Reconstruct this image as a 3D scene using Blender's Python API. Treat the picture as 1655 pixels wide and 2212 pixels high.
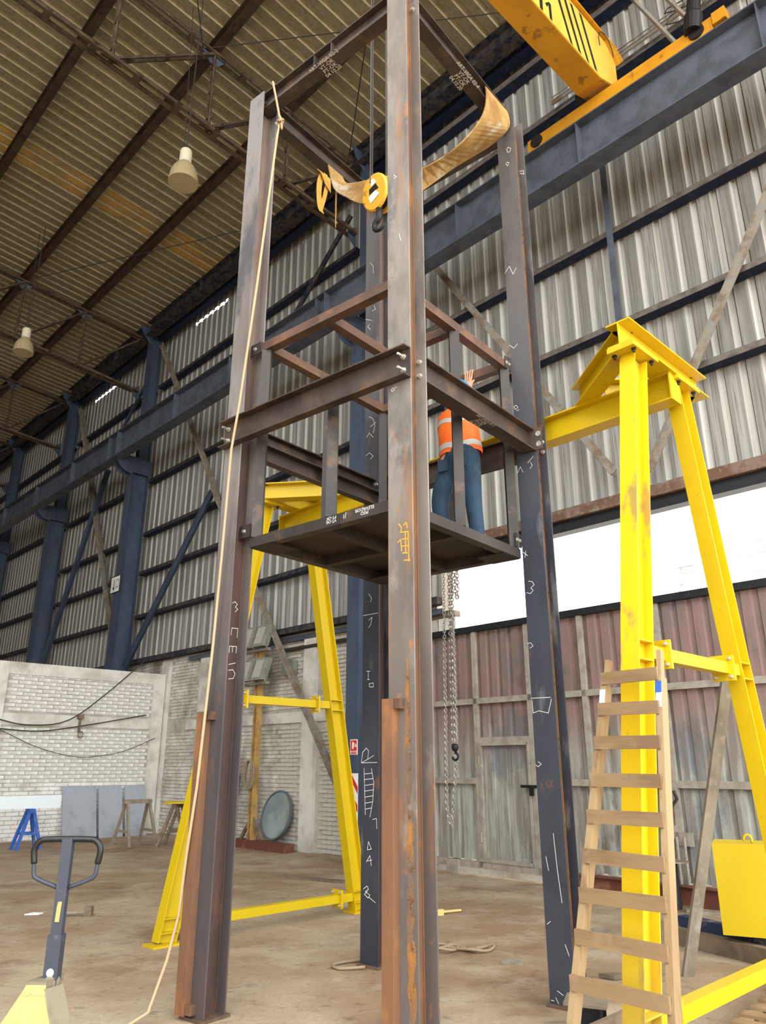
import bpy, bmesh, math, random
from mathutils import Vector as V, Matrix
for o in list(bpy.data.objects): bpy.data.objects.remove(o)
SC = bpy.context.scene; COL = SC.collection
random.seed(7)

# ------------------------------------------------------------------ camera, sky, exposure
F_PX = 1624.2
cd = bpy.data.cameras.new('camera'); cam = bpy.data.objects.new('camera', cd); COL.objects.link(cam)
cd.sensor_fit = 'VERTICAL'; cd.sensor_height = 24.0; cd.lens = 24.0*F_PX/2212
cd.clip_end = 500; cd.clip_start = 0.05
cam.location = (0, 0, 1.6); cam.rotation_euler = (math.radians(90+18.672), 0, 0)
SC.camera = cam
w = bpy.data.worlds.new('sky'); SC.world = w; w.use_nodes = True
bg = w.node_tree.nodes['Background']; bg.inputs[0].default_value = (0.965, 0.985, 1.0, 1); bg.inputs[1].default_value = 2.3
SC.view_settings.view_transform = 'Standard'; SC.view_settings.look = 'None'
SC.view_settings.gamma = 1; SC.view_settings.use_curve_mapping = False
SC.view_settings.exposure = 1.3

# ------------------------------------------------------------------ frames of the place
D = V((-0.69269, 0.72123, 0)); N = V((0.72123, 0.69269, 0)); Z = V((0, 0, 1))      # along / across the hall
U = V((-0.77199, 0.63564, 0)); R = V((0.63564, 0.77199, 0)); T0 = V((0.1893, 4.6021, 0))   # steel tower
GU = V((-0.69791, 0.71618, 0)); GR = V((0.71618, 0.69791, 0)); G0 = V((0.51546, 7.14658, 0))  # yellow gantry
def H(s, t, z): return D*s + N*t + Z*z
def TP(a, b, z): return T0 + U*a + R*b + Z*z
def GP(a, b, z): return G0 + GU*a + GR*b + Z*z

# ------------------------------------------------------------------ mesh helper
class M:
    def __init__(s): s.v = []; s.f = []
    def add(s, vs, fs):
        n = len(s.v); s.v += [V(p) for p in vs]; s.f += [[i+n for i in f] for f in fs]; return s
    def box(s, c, ax, ay, az):
        c = V(c); p = [c+ax*i+ay*j+az*k for i in (-1, 1) for j in (-1, 1) for k in (-1, 1)]
        return s.add(p, [(0,1,3,2),(4,6,7,5),(0,4,5,1),(2,3,7,6),(0,2,6,4),(1,5,7,3)])
    def bar(s, p0, p1, prof, up=Z, cut=None):
        p0, p1 = V(p0), V(p1); d = (p1-p0).normalized(); x = d.cross(V(up))
        x = x.normalized() if x.length > 1e-6 else V((1, 0, 0)); y = x.cross(d)
        n = len(prof); vs = [p0+x*a+y*b for a, b in prof]+[p1+x*a+y*b for a, b in prof]
        fs = [(i, (i+1) % n, n+(i+1) % n, n+i) for i in range(n)]+[tuple(range(n))[::-1], tuple(range(n, 2*n))]
        return s.add(vs, fs)
    def tube(s, pts, r, n=8, closed=False):
        pts = [V(p) for p in pts]; m = len(pts); rings = []; px = None
        for i, p in enumerate(pts):
            a = pts[(i-1) % m] if (closed or i) else p; b = pts[(i+1) % m] if (closed or i < m-1) else p
            d = (b-a).normalized()
            if px is None: px = d.orthogonal().normalized()
            else:
                px = px-d*px.dot(d); px = px.normalized() if px.length > 1e-6 else d.orthogonal().normalized()
            py = d.cross(px); rr = r[i] if isinstance(r, (list, tuple)) else r
            rings.append([p+px*(rr*math.cos(2*math.pi*k/n))+py*(rr*math.sin(2*math.pi*k/n)) for k in range(n)])
        fs = []
        for i in range(m if closed else m-1):
            j = (i+1) % m
            for k in range(n): fs.append((i*n+k, i*n+(k+1) % n, j*n+(k+1) % n, j*n+k))
        if not closed: fs += [tuple(range(n))[::-1], tuple(range((m-1)*n, m*n))]
        return s.add([q for rg in rings for q in rg], fs)
    def lathe(s, c, ax, prof, n=24):
        c = V(c); ax = V(ax).normalized(); x = ax.orthogonal().normalized(); y = ax.cross(x)
        vs = [c+ax*h+(x*math.cos(2*math.pi*k/n)+y*math.sin(2*math.pi*k/n))*r for r, h in prof for k in range(n)]
        m = len(prof); fs = [(i*n+k, i*n+(k+1) % n, (i+1)*n+(k+1) % n, (i+1)*n+k) for i in range(m-1) for k in range(n)]
        if prof[0][0] > 1e-5: fs.append(tuple(range(n))[::-1])
        if prof[-1][0] > 1e-5: fs.append(tuple(range((m-1)*n, m*n)))
        return s.add(vs, fs)
    def slab(s, pts, th):
        pts = [V(p) for p in pts]; n = len(pts); th = V(th)
        return s.add(pts+[p+th for p in pts], [tuple(range(n))[::-1], tuple(range(n, 2*n))]+[(i, (i+1) % n, n+(i+1) % n, n+i) for i in range(n)])
    def stroke(s, pts, wd, nrm, lift=0.0012):
        nrm = V(nrm).normalized(); pts = [V(p)+nrm*lift for p in pts]
        for a, b in zip(pts, pts[1:]):
            d = (b-a)
            if d.length < 1e-5: continue
            d.normalize(); q = nrm.cross(d)*wd*.5; e = d*wd*.3
            s.add([a-e-q, b+e-q, b+e+q, a-e+q], [(0, 1, 2, 3)])
        return s
    def mesh(s, name, off=V((0, 0, 0)), smooth=False, flat=False):
        me = bpy.data.meshes.new(name); me.from_pydata([tuple(p-off) for p in s.v], [], s.f)
        if not flat:
            b = bmesh.new(); b.from_mesh(me); bmesh.ops.recalc_face_normals(b, faces=b.faces); b.to_mesh(me); b.free()
        if smooth:
            for p in me.polygons: p.use_smooth = True
        return me
ROOT = {}
def link(name, me, mat, parent=None, loc=None):
    o = bpy.data.objects.new(name, me); COL.objects.link(o)
    if me is not None and mat is not None and not me.materials: me.materials.append(mat)
    if parent is not None:
        o.parent = parent; L = ROOT.get(parent.name, V((0, 0, 0))); ROOT[o.name] = L
        if loc is not None: o.location = V(loc)-L
    else:
        o.location = V(loc) if loc is not None else (0, 0, 0); ROOT[o.name] = V(o.location)
    return o
def part(name, mb, mat, parent, smooth=False, label=None, kind=None):
    o = link(name, mb.mesh(name, ROOT[parent.name], smooth), mat, parent)
    if label: o['label'] = label
    if kind: o['kind'] = kind
    return o
def tag(o, label, cat, group=None):
    o['label'] = label; o['category'] = cat
    if group: o['group'] = group
    return o
def thing(name, label, cat, loc, group=None):
    o = bpy.data.objects.new(name, None); COL.objects.link(o); o.empty_display_size = .1
    o.location = V(loc); ROOT[o.name] = V(loc); return tag(o, label, cat, group)
def solo(name, mb, mat, loc, label, cat, group=None, smooth=False, kind=None):
    L = V(loc); o = link(name, mb.mesh(name, L, smooth), mat, None, L); tag(o, label, cat, group)
    if kind: o['kind'] = kind
    return o
def struct(name, loc=(0, 0, 0), mb=None, mat=None):
    if mb is None:
        o = bpy.data.objects.new(name, None); COL.objects.link(o); o.location = V(loc); ROOT[o.name] = V(loc)
    else: o = link(name, mb.mesh(name, V(loc)), mat, None, loc)
    o['kind'] = 'structure'; return o
def piece(name, me, mat, parent, loc): return link(name, me, mat, parent, loc)

# profiles
def rect(a, b): return [(-a/2, -b/2), (a/2, -b/2), (a/2, b/2), (-a/2, b/2)]
def ipro(b, d, tf=.012, tw=.009):
    h, w_, t = d/2, b/2, tw/2
    return [(-w_,-h),(w_,-h),(w_,-h+tf),(t,-h+tf),(t,h-tf),(w_,h-tf),(w_,h),(-w_,h),(-w_,h-tf),(-t,h-tf),(-t,-h+tf),(-w_,-h+tf)]
def cpro(b, d, t=.01, sg=1):       # web at x=0, flanges towards +x*sg
    h = d/2; p = [(0,-h),(b,-h),(b,-h+t),(t,-h+t),(t,h-t),(b,h-t),(b,h),(0,h)]
    return p if sg > 0 else [(-x, y) for x, y in p][::-1]
def lpro(a, b, t=.008): return [(0,0),(a,0),(a,t),(t,t),(t,b),(0,b)]
def circ(c, ax, ay, r, n=20): return [V(c)+ax*(r*math.cos(2*math.pi*k/n))+ay*(r*math.sin(2*math.pi*k/n)) for k in range(n)]
def sag(a, b, dip, n=14):
    a, b = V(a), V(b); return [a.lerp(b, k/n)-Z*(dip*4*(k/n)*(1-k/n)) for k in range(n+1)]

# ------------------------------------------------------------------ materials
def lin(c):
    c = [x/255 for x in c]; return tuple(x/12.92 if x <= .04045 else ((x+.055)/1.055)**2.4 for x in c)+(1,)
def mat(name, base, rough=.6, metal=0., layers=(), bump=0., bscale=60, rvar=0., grad=None, spec=.4, trans=None):
    """layers: (colour, scale, (sx,sy,sz), lo, hi, amount); grad: (axis z0, z1, colour) colour of the paint by height"""
    m = bpy.data.materials.new(name); m.use_nodes = True; nt = m.node_tree; ns = nt.nodes; lk = nt.links
    b = ns['Principled BSDF']; b.inputs['Roughness'].default_value = rough; b.inputs['Metallic'].default_value = metal
    b.inputs['Specular IOR Level'].default_value = spec
    tc = ns.new('ShaderNodeTexCoord'); cur = ns.new('ShaderNodeRGB'); cur.outputs[0].default_value = lin(base); out = cur.outputs[0]
    def noise(scale, st, seed, det=6):
        mp = ns.new('ShaderNodeMapping'); mp.inputs['Scale'].default_value = st; mp.inputs['Location'].default_value = (seed*3.1, seed*1.7, seed*2.3)
        lk.new(tc.outputs['Object'], mp.inputs[0]); n = ns.new('ShaderNodeTexNoise'); n.inputs['Scale'].default_value = scale
        n.inputs['Detail'].default_value = det; n.inputs['Roughness'].default_value = .62; lk.new(mp.outputs[0], n.inputs[0]); return n.outputs[0]
    def mix(fac, a, col):
        mx = ns.new('ShaderNodeMix'); mx.data_type = 'RGBA'; lk.new(fac, mx.inputs[0]); lk.new(a, mx.inputs[6])
        if isinstance(col, tuple): mx.inputs[7].default_value = col
        else: lk.new(col, mx.inputs[7])
        return mx.outputs[2]
    def ramp(src, lo, hi, amt):
        r = ns.new('ShaderNodeMapRange'); r.interpolation_type = 'SMOOTHSTEP'; lk.new(src, r.inputs[0])
        r.inputs[1].default_value = lo; r.inputs[2].default_value = hi; r.inputs[3].default_value = 0; r.inputs[4].default_value = amt; return r.outputs[0]
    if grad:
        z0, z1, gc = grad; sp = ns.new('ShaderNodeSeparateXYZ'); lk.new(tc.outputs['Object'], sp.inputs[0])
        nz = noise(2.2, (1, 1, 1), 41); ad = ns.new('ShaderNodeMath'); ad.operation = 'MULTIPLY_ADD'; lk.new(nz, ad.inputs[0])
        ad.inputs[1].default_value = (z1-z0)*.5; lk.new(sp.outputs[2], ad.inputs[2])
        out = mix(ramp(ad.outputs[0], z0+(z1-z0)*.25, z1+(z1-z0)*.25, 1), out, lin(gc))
    for i, (c, sc, st, lo, hi, am) in enumerate(layers):
        out = mix(ramp(noise(sc, st, i+1), lo-.055, hi-.05, am), out, lin(c))
    lk.new(out, b.inputs['Base Color'])
    if bump:
        n = noise(bscale, (1, 1, 1), 9, 4); bp = ns.new('ShaderNodeBump'); bp.inputs['Strength'].default_value = bump; bp.inputs['Distance'].default_value = .02
        lk.new(n, bp.inputs['Height']); lk.new(bp.outputs[0], b.inputs['Normal'])
    if trans:
        t = ns.new('ShaderNodeBsdfTranslucent'); lk.new(out, t.inputs[0]); ms = ns.new('ShaderNodeMixShader'); ms.inputs[0].default_value = trans
        lk.new(b.outputs[0], ms.inputs[1]); lk.new(t.outputs[0], ms.inputs[2]); lk.new(ms.outputs[0], ns['Material Output'].inputs[0])
    return m
one = (1, 1, 1); vs = (1, 1, .06)
RUST = (172, 112, 50); ORNG = (196, 120, 40); DARK = (52, 54, 60)
m_floor = mat('packed_dirt_concrete', (172, 155, 130), .9, layers=[((134, 106, 78), .35, one, .42, .68, .75), ((106, 76, 52), .9, one, .56, .74, .6), ((188, 174, 150), 1.6, one, .5, .75, .5), ((84, 68, 54), 7, (1, 1.6, 1), .62, .74, .45), ((126, 108, 88), 30, one, .5, .75, .35)], bump=.25, bscale=14, spec=.15)
m_clad = mat('cladding_sheet_paint', (164, 162, 157), .75, layers=[((122, 119, 111), 12, (1, 1, .012), .42, .66, .85), ((92, 86, 76), 34, (1, 1, .02), .56, .72, .7), ((110, 104, 92), .8, (1, 1, .5), .5, .72, .5)], spec=.2)
m_clad2 = mat('cladding_sheet_grey', (182, 186, 180), .75, layers=[((140, 142, 132), 9, (1, 1, .02), .45, .7, .75), ((110, 108, 98), 22, (1, 1, .03), .58, .75, .6)], spec=.2)
m_clrib = mat('cladding_rib_lit', (196, 194, 186), .7, layers=[((158, 154, 142), 12, (1, 1, .012), .45, .7, .7)], spec=.2)  # paler wall rib faces: lit stripes put into the colour
m_rfrib = mat('roof_rib_lit', (196, 184, 150), .75, layers=[((160, 148, 116), 6, one, .45, .7, .6)], spec=.2)  # roof ribs: light on the slopes painted as a paler tone
m_ribshade = mat('rib_slope_shade', (58, 54, 48), .9)  # dark near slope of each rib: shade put into the colour
m_lip = mat('dusty_girt_edge', (112, 104, 96), .8, layers=[((70, 64, 60), 6, one, .45, .7, .7)])
m_roof = mat('roof_sheet_aged', (142, 131, 104), .8, layers=[((112, 101, 76), 14, (1, 1, 1), .45, .7, .6), ((156, 145, 116), .8, one, .5, .75, .5), ((124, 96, 62), 1.3, one, .6, .76, .4)], spec=.15)
m_amber = mat('amber_rooflight', (196, 154, 78), .6, layers=[((146, 130, 96), .9, one, .46, .66, .85)], trans=.06)
m_navy = mat('navy_steel_paint', (24, 34, 58), .65, layers=[((70, 62, 54), 8, one, .58, .74, .45)], spec=.3)
m_navyd = mat('dusty_navy_paint', (34, 40, 56), .8, layers=[((96, 82, 68), 6, one, .42, .66, .6)], spec=.2)
m_blue = mat('steel_blue_paint', (68, 80, 98), .6, layers=[((52, 61, 77), 2, (1, 1, .3), .45, .7, .7), ((99, 101, 103), 9, one, .62, .76, .4)])
m_runway = mat('runway_grey_paint', (84, 90, 102), .6, layers=[((58, 62, 70), 3, one, .45, .7, .7), ((96, 84, 74), 9, one, .64, .76, .4)])
m_truss = mat('truss_brown_steel', (92, 76, 60), .75, layers=[((60, 48, 40), 5, one, .45, .7, .7), ((124, 108, 88), 12, one, .58, .74, .5)], spec=.2)
m_purlin = mat('purlin_brown_steel', (78, 62, 48), .75, layers=[((44, 36, 32), 3, one, .45, .7, .7)], spec=.2)
m_brace = mat('worn_brace_steel', (140, 132, 118), .7, layers=[((110, 84, 60), 4, one, .48, .68, .75), ((120, 134, 142), 7, one, .56, .72, .6)])
m_brick = mat('white_painted_brick', (240, 239, 234), .8, layers=[((204, 200, 188), 3, one, .45, .7, .6), ((158, 148, 132), 1.1, one, .6, .78, .6)], bump=.2, bscale=40, spec=.15)
m_brickd = mat('sooty_painted_brick', (222, 219, 210), .8, layers=[((176, 168, 152), 3, one, .4, .66, .7), ((118, 108, 94), .8, one, .52, .74, .75), ((150, 106, 84), 2.4, one, .66, .78, .5)], bump=.2, bscale=40, spec=.15)
m_mort = mat('grey_mortar', (188, 183, 172), .9, layers=[((140, 132, 118), 3, one, .5, .72, .6)], spec=.1)
m_conc = mat('limewashed_concrete', (222, 219, 209), .85, layers=[((176, 168, 154), 2, one, .45, .7, .6), ((120, 110, 96), .8, one, .58, .76, .6)], bump=.2, spec=.1)
m_gate = mat('faded_gate_paint', (164, 165, 156), .6, grad=(1.3, 2.6, (142, 114, 110)), layers=[((84, 98, 112), .9, (1, 1, .8), .61, .72, .55), ((118, 108, 98), 9, (1, 1, .12), .46, .66, .7), ((96, 84, 78), 3, (1, 1, .5), .62, .74, .6)], spec=.25)
m_gatef = mat('gate_frame_paint', (162, 155, 142), .65, layers=[((126, 115, 103), 6, one, .45, .7, .6)])
m_black = mat('black_paint', (26, 28, 32), .5, layers=[((70, 62, 56), 12, one, .62, .75, .5)])
m_yel = mat('yellow_gloss_paint', (204, 173, 6), .42, layers=[((192, 159, 6), 2, one, .45, .7, .5), ((153, 114, 34), 14, one, .69, .76, .5)], spec=.4)
m_yeld = mat('dusty_yellow_paint', (176, 148, 66), .55, grad=(-.1, 1.0, (214, 180, 8)), layers=[((216, 180, 6), 5, (1, 1, .5), .6, .66, .9), ((150, 124, 74), 3.2, (1, 1, .35), .6, .67, .8)], spec=.3)
m_ylw = mat('clean_yellow_paint', (199, 171, 4), .5, spec=.35)
m_crane = mat('crane_amber_paint', (206, 145, 22), .5, layers=[((180, 120, 18), 1.4, one, .45, .7, .6), ((88, 57, 22), 3.5, (1, 1, 1), .62, .72, .6)])
m_crside = mat('crane_side_lit', (237, 192, 79), .5, layers=[((222, 165, 47), 2, one, .45, .7, .6)])  # paler copy of the crane paint: light on the side face painted in
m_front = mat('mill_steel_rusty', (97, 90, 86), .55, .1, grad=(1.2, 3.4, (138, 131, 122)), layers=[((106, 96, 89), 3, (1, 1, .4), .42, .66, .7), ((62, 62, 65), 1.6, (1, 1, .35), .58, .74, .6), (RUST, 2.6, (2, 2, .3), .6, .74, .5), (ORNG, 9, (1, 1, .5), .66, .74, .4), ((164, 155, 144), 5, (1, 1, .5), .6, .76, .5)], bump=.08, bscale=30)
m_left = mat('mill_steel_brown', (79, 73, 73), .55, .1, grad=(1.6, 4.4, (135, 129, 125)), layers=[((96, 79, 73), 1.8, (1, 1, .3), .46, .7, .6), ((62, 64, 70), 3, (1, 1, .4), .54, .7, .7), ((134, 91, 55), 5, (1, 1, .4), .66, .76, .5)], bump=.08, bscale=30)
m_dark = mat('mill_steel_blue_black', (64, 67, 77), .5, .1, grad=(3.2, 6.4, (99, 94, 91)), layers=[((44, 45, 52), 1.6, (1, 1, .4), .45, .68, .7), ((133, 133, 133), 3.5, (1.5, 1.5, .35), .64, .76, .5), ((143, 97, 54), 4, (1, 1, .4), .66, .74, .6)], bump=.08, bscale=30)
m_rusty = mat('scaly_orange_rust', (141, 99, 53), .8, layers=[((165, 109, 42), 10, (1, 1, .5), .45, .6, .9), ((102, 88, 77), 5, (1, 1, .4), .52, .66, .9), ((88, 53, 32), 16, one, .6, .7, .7)], bump=.3, bscale=60)
m_bplate = mat('rusty_base_plate', (104, 80, 64), .7, layers=[((72, 58, 50), 6, one, .5, .7, .7)])
m_guide = mat('rust_orange_channel', (124, 88, 62), .6, .05, layers=[((104, 78, 64), 2.5, (1, 1, .4), .5, .7, .7), ((166, 112, 66), 6, (1, 1, .4), .58, .74, .5)], bump=.05)
m_lweb = mat('brown_web_steel', (87, 64, 56), .6, .1, grad=(2.5, 5.5, (123, 103, 92)), layers=[((62, 49, 46), 2.4, (1, 1, .3), .45, .7, .7), ((115, 82, 61), 5, (1, 1, .4), .6, .74, .5)], bump=.05)
m_web = mat('rusty_web_steel', (128, 90, 61), .6, .1, layers=[((90, 74, 67), 2.4, (1, 1, .3), .45, .7, .7), (ORNG, 5, (1, 1, .4), .58, .72, .5)])
m_beam = mat('brown_beam_steel', (77, 65, 59), .5, .15, layers=[((49, 41, 38), 2.6, one, .45, .7, .7), ((111, 86, 62), 3.5, one, .56, .74, .6)], bump=.05)
m_tube = mat('rust_brown_tube', (102, 76, 60), .6, .1, layers=[((71, 54, 47), 3, one, .45, .7, .7), ((141, 101, 71), 5, one, .56, .74, .5)], bump=.05)
m_ptube = mat('dark_post_tube', (64, 58, 54), .55, .15, layers=[((46, 40, 37), 2.5, (1, 1, .4), .45, .7, .7), ((112, 88, 69), 5, one, .6, .74, .5)])
m_deck = mat('dark_deck_plate', (50, 40, 35), .65, layers=[((37, 30, 27), 2, one, .45, .7, .7)])
m_bolt = mat('zinc_bolt', (208, 204, 194), .35, .7)
m_chalk = mat('chalk', (232, 230, 222), .9); m_ochre = mat('ochre_marker', (226, 160, 60), .8)
m_wood = mat('ladder_pine', (158, 133, 96), .7, layers=[((130, 102, 68), 3, (1, 1, .12), .45, .7, .7), ((101, 74, 48), 18, (1, 1, .1), .6, .74, .5)], bump=.06)
m_wood2 = mat('rung_board', (139, 113, 81), .75, layers=[((111, 85, 60), 5, (.3, .3, 2), .45, .7, .7), ((163, 139, 106), 3, one, .56, .74, .5)], bump=.06)
m_woodg = mat('grey_weathered_wood', (148, 137, 119), .85, layers=[((110, 97, 81), 4, (1, 1, .3), .45, .7, .7), ((173, 164, 146), 9, one, .58, .74, .5)], bump=.15)
m_woodd = mat('brown_old_timber', (128, 112, 92), .85, layers=[((88, 72, 58), 3, one, .42, .68, .8)], bump=.15)
m_stain = mat('blue_stained_timber', (150, 142, 128), .85, layers=[((34, 48, 82), 2.2, one, .47, .56, .95)], bump=.15)
m_sling = mat('worn_webbing', (177, 144, 83), .85, layers=[((131, 93, 45), 2.2, one, .42, .68, .85), ((193, 184, 163), 2.4, one, .6, .72, .7), ((101, 72, 38), 14, (1, 1, .3), .6, .74, .5)], bump=.1)
m_strap = mat('tan_strap', (206, 158, 70), .85, layers=[((150, 106, 46), 5, one, .5, .7, .6)])
m_lintel = mat('rusty_lintel', (122, 102, 88), .75, layers=[((96, 66, 46), 3, (1, 1, 1), .45, .62, .8), ((150, 142, 134), 7, one, .6, .74, .5)])
m_rope = mat('hemp_rope', (186, 162, 126), .9, bump=.3, bscale=120); m_rope2 = mat('grey_rope', (150, 132, 106), .9)
m_wire = mat('wire_rope', (84, 80, 74), .5, .5); m_cable = mat('dark_cable', (58, 52, 46), .7)
m_hook = mat('hook_block_yellow', (240, 186, 60), .4, .2, layers=[((70, 52, 30), 8, one, .6, .7, .8)]); m_white = mat('white_paint', (240, 240, 236), .5)
m_chain = mat('galvanised_chain', (166, 162, 154), .4, .6); m_iron = mat('black_iron', (38, 36, 36), .5, .4)
m_lamp = mat('lamp_body_cream', (214, 204, 178), .5); m_shade = mat('dusty_acrylic_shade', (186, 168, 128), .45, trans=.25)
m_pgrey = mat('grey_primer_panel', (164, 170, 178), .6, layers=[((120, 126, 134), .9, one, .45, .7, .7)])
m_wbeam = mat('pale_primed_beam', (226, 236, 238), .5); m_bluep = mat('bright_blue_paint', (46, 92, 176), .5, layers=[((120, 128, 140), 4, one, .6, .74, .6)])
m_disc = mat('teal_grey_plate', (150, 162, 160), .55, layers=[((196, 152, 84), 3, one, .58, .74, .7), ((104, 122, 126), 2, one, .45, .7, .7)])
m_tealrim = mat('dark_teal_rim', (92, 104, 104), .6); m_flood = mat('grey_lamp_housing', (142, 142, 132), .6, layers=[((110, 108, 98), 5, one, .45, .7, .6)])
m_lens = mat('dusty_lamp_lens', (168, 150, 112), .35)
m_glass = mat('dusty_lamp_glass', (176, 172, 160), .3); m_pole = mat('ochre_post_paint', (180, 146, 84), .65, layers=[((130, 96, 60), 5, one, .45, .7, .7)])
m_jackd = mat('jack_shaft_grey', (64, 68, 78), .45, .2, layers=[((104, 106, 112), 14, one, .66, .74, .5)]); m_grip = mat('black_rubber_grip', (28, 28, 30), .35)
m_jacky = mat('jack_cream_paint', (184, 150, 84), .55, layers=[((96, 62, 42), 20, one, .655, .7, .9), ((200, 172, 112), 2, one, .45, .7, .5)]); m_jackc = mat('dusty_cast_iron', (128, 119, 98), .7, layers=[((98, 90, 76), 8, one, .5, .7, .6)])
m_red = mat('sign_red', (206, 40, 40), .5); m_signw = mat('sign_white', (244, 242, 238), .5); m_mbeam = mat('red_oxide_beam', (104, 60, 46), .7, layers=[((150, 104, 80), 4, one, .52, .72, .6)])
m_vest = mat('orange_hi_vis', (255, 112, 30), .7, layers=[((236, 84, 16), 8, one, .5, .7, .5)]); m_refl = mat('reflective_band', (186, 182, 174), .4)
m_jean = mat('blue_denim', (46, 69, 89), .9, layers=[((28, 44, 59), 5, one, .45, .7, .7), ((72, 95, 113), 9, (1, 1, .4), .6, .76, .5)], bump=.2, bscale=40)
m_navyc = mat('navy_sleeve', (34, 36, 50), .9); m_skin = mat('skin', (206, 154, 122), .6); m_hat = mat('blue_helmet', (30, 160, 236), .35); m_boot = mat('dark_boot', (44, 38, 36), .7)
m_ext = mat('outside_render', (226, 216, 196), .8); m_broom = mat('broom_straw', (226, 194, 122), .85)
m_paper = mat('white_paper', (240, 238, 232), .8); m_ridge = mat('dirt_ridge', (132, 92, 62), .95)

# ------------------------------------------------------------------ setting: floor, roof, walls
fl = M().box(H(14, -6, -.05), D*44, N*30, Z*.05); struct('floor', (0, 0, 0), fl, m_floor)

def rz(t): return 15.42+.087*(9.9-t)
def sheet_profile(n, per=.31):      # inner pans with ribs that recess outwards: list of (s, depth)
    p = [(0, 0)]
    for k in range(n):
        a = k*per; p += [(a+.185, 0), (a+.212, .055), (a+.262, .055), (a+.295, 0)]
    return p+[(n*per+.012, 0)]
def sheet_mesh(name, n, along, across, out, L, th=.004):
    pr = sheet_profile(n); m = M(); k = len(pr)
    vs = [along*0+across*s+out*d for s, d in pr]+[along*L+across*s+out*d for s, d in pr]
    vs += [v+out*th for v in vs]
    fs = [(i, i+1, k+i+1, k+i) for i in range(k-1)]+[(2*k+i, 3*k+i, 3*k+i+1, 2*k+i+1) for i in range(k-1)]
    fs += [(i, 2*k+i, 2*k+i+1, i+1) for i in range(k-1)]+[(k+i, k+i+1, 3*k+i+1, 3*k+i) for i in range(k-1)]
    fs += [(0, k, 3*k, 2*k), (k-1, 3*k-1, 4*k-1, 2*k-1)]
    me = m.add(vs, fs).mesh(name)
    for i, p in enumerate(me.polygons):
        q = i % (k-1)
        if i < 2*(k-1): p.material_index = (2 if q % 4 == 1 and q else 1 if q % 4 in (2, 3) else 0) if q else 0  # near slope painted shaded, recess and far slope painted lit
    return me
SW = .93
roofd = (N*-1+Z*.087); Lr = 13.4; LrF = 20.0       # unseen roof edge: near half left open to the sky, shaped for the light
ceil = struct('ceiling', H(10, 3, rz(3)))
me_far = sheet_mesh('roof_sheet', 3, roofd, D, Z, LrF); [me_far.materials.append(x) for x in (m_roof, m_rfrib, m_ribshade)]; me_roof = sheet_mesh('roof_sheet', 3, roofd, D, Z, Lr); me_amb = me_roof.copy(); [me_amb.materials.append(x) for x in (m_amber, m_rfrib, m_ribshade)]; [me_roof.materials.append(x) for x in (m_roof, m_rfrib, m_ribshade)]
k = 0; s = -3.2
while s < 47:
    amb = abs(s-16.05) < .47
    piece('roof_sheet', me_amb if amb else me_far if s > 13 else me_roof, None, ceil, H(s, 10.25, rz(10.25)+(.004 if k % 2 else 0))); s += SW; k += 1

ow = struct('wall_back_unseen', (0, 0, 0), M().box(H(24.5, -9.6, 8), D*22.5, N*.1, Z*8.6), m_clad)      # unseen opposite wall, added to darken the far left, closed beyond s = 7
fw = struct('wall_far', (0, 0, 0), M().box(H(47, 0, 8), D*.1, N*10, Z*8.6), m_clad)

wr = struct('wall_right', H(10, 10.1, 0))
def wsheets(z0, z1, s0, s1, skip=(), mt=m_clad):
    me = sheet_mesh('cladding_sheet', 3, Z, D, N, z1-z0); [me.materials.append(x) for x in (mt, m_clrib, m_ribshade)]; s = s0; k = 0
    while s < s1:
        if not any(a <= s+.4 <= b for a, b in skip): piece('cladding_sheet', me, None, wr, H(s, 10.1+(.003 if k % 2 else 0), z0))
        s += SW; k += 1
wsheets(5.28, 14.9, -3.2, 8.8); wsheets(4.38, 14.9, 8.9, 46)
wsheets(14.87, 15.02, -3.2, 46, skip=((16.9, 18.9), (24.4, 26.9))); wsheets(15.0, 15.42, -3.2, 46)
# lower brick of the long wall (s 9.4..24) with mortar backing, pilasters and bond beams
bk = M().box(H(16.3, 10.21, 2.24), D*7.2, N*.1, Z*2.24); part('mortar_backing', bk, m_mort, wr)
def brick_mesh(lx, across, out, hz):
    m = M(); a, o, h, c = lx/2, .017, hz/2, .006
    vs = [across*x+out*0+Z*z for x, z in ((-a,-h),(a,-h),(a,h),(-a,h))]+[across*x-out*o+Z*z for x, z in ((-a+c,-h+c),(a-c,-h+c),(a-c,h-c),(-a+c,h-c))]
    return m.add(vs, [(4,5,6,7),(0,1,5,4),(1,2,6,5),(2,3,7,6),(3,0,4,7)])
def lay(parent, spots, me_b, mb_b, mt, first=300):
    for i, p in enumerate(spots[:first]):
        piece('brick', me_b[i % len(me_b)], mt, parent, p)
    rest = M()
    for p in spots[first:]: rest.add([v+p for v in mb_b.v], mb_b.f)
    if rest.v: part('brick_infill', rest, mt, parent, kind='stuff')
mb_w = brick_mesh(.276, D, N, .072); mew = mb_w.mesh('brick'); sp_w = []
row = 0; z = .05
while z < 4.3:
    if not (2.45 < z < 2.72):
        s = 9.5+(.143 if row % 2 else 0)
        while s < 18.6:
            if not any(abs(s-p) < .35 for p in (12.68, 16.9)): sp_w.append(H(s+random.uniform(-.006, .006), 10.108+random.uniform(-.003, .003), z+random.uniform(-.004, .004)))
            s += .287
    z += .083; row += 1
sp_w.sort(key=lambda p: -((p-V((0, 0, 1.6))).length)); sp_w.reverse()
vis = [p for p in sp_w if 11.2 < p.dot(D) < 17.7]; oth = [p for p in sp_w if not (11.2 < p.dot(D) < 17.7)]
lay(wr, vis+oth, [mew], mb_w, m_brickd)
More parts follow.
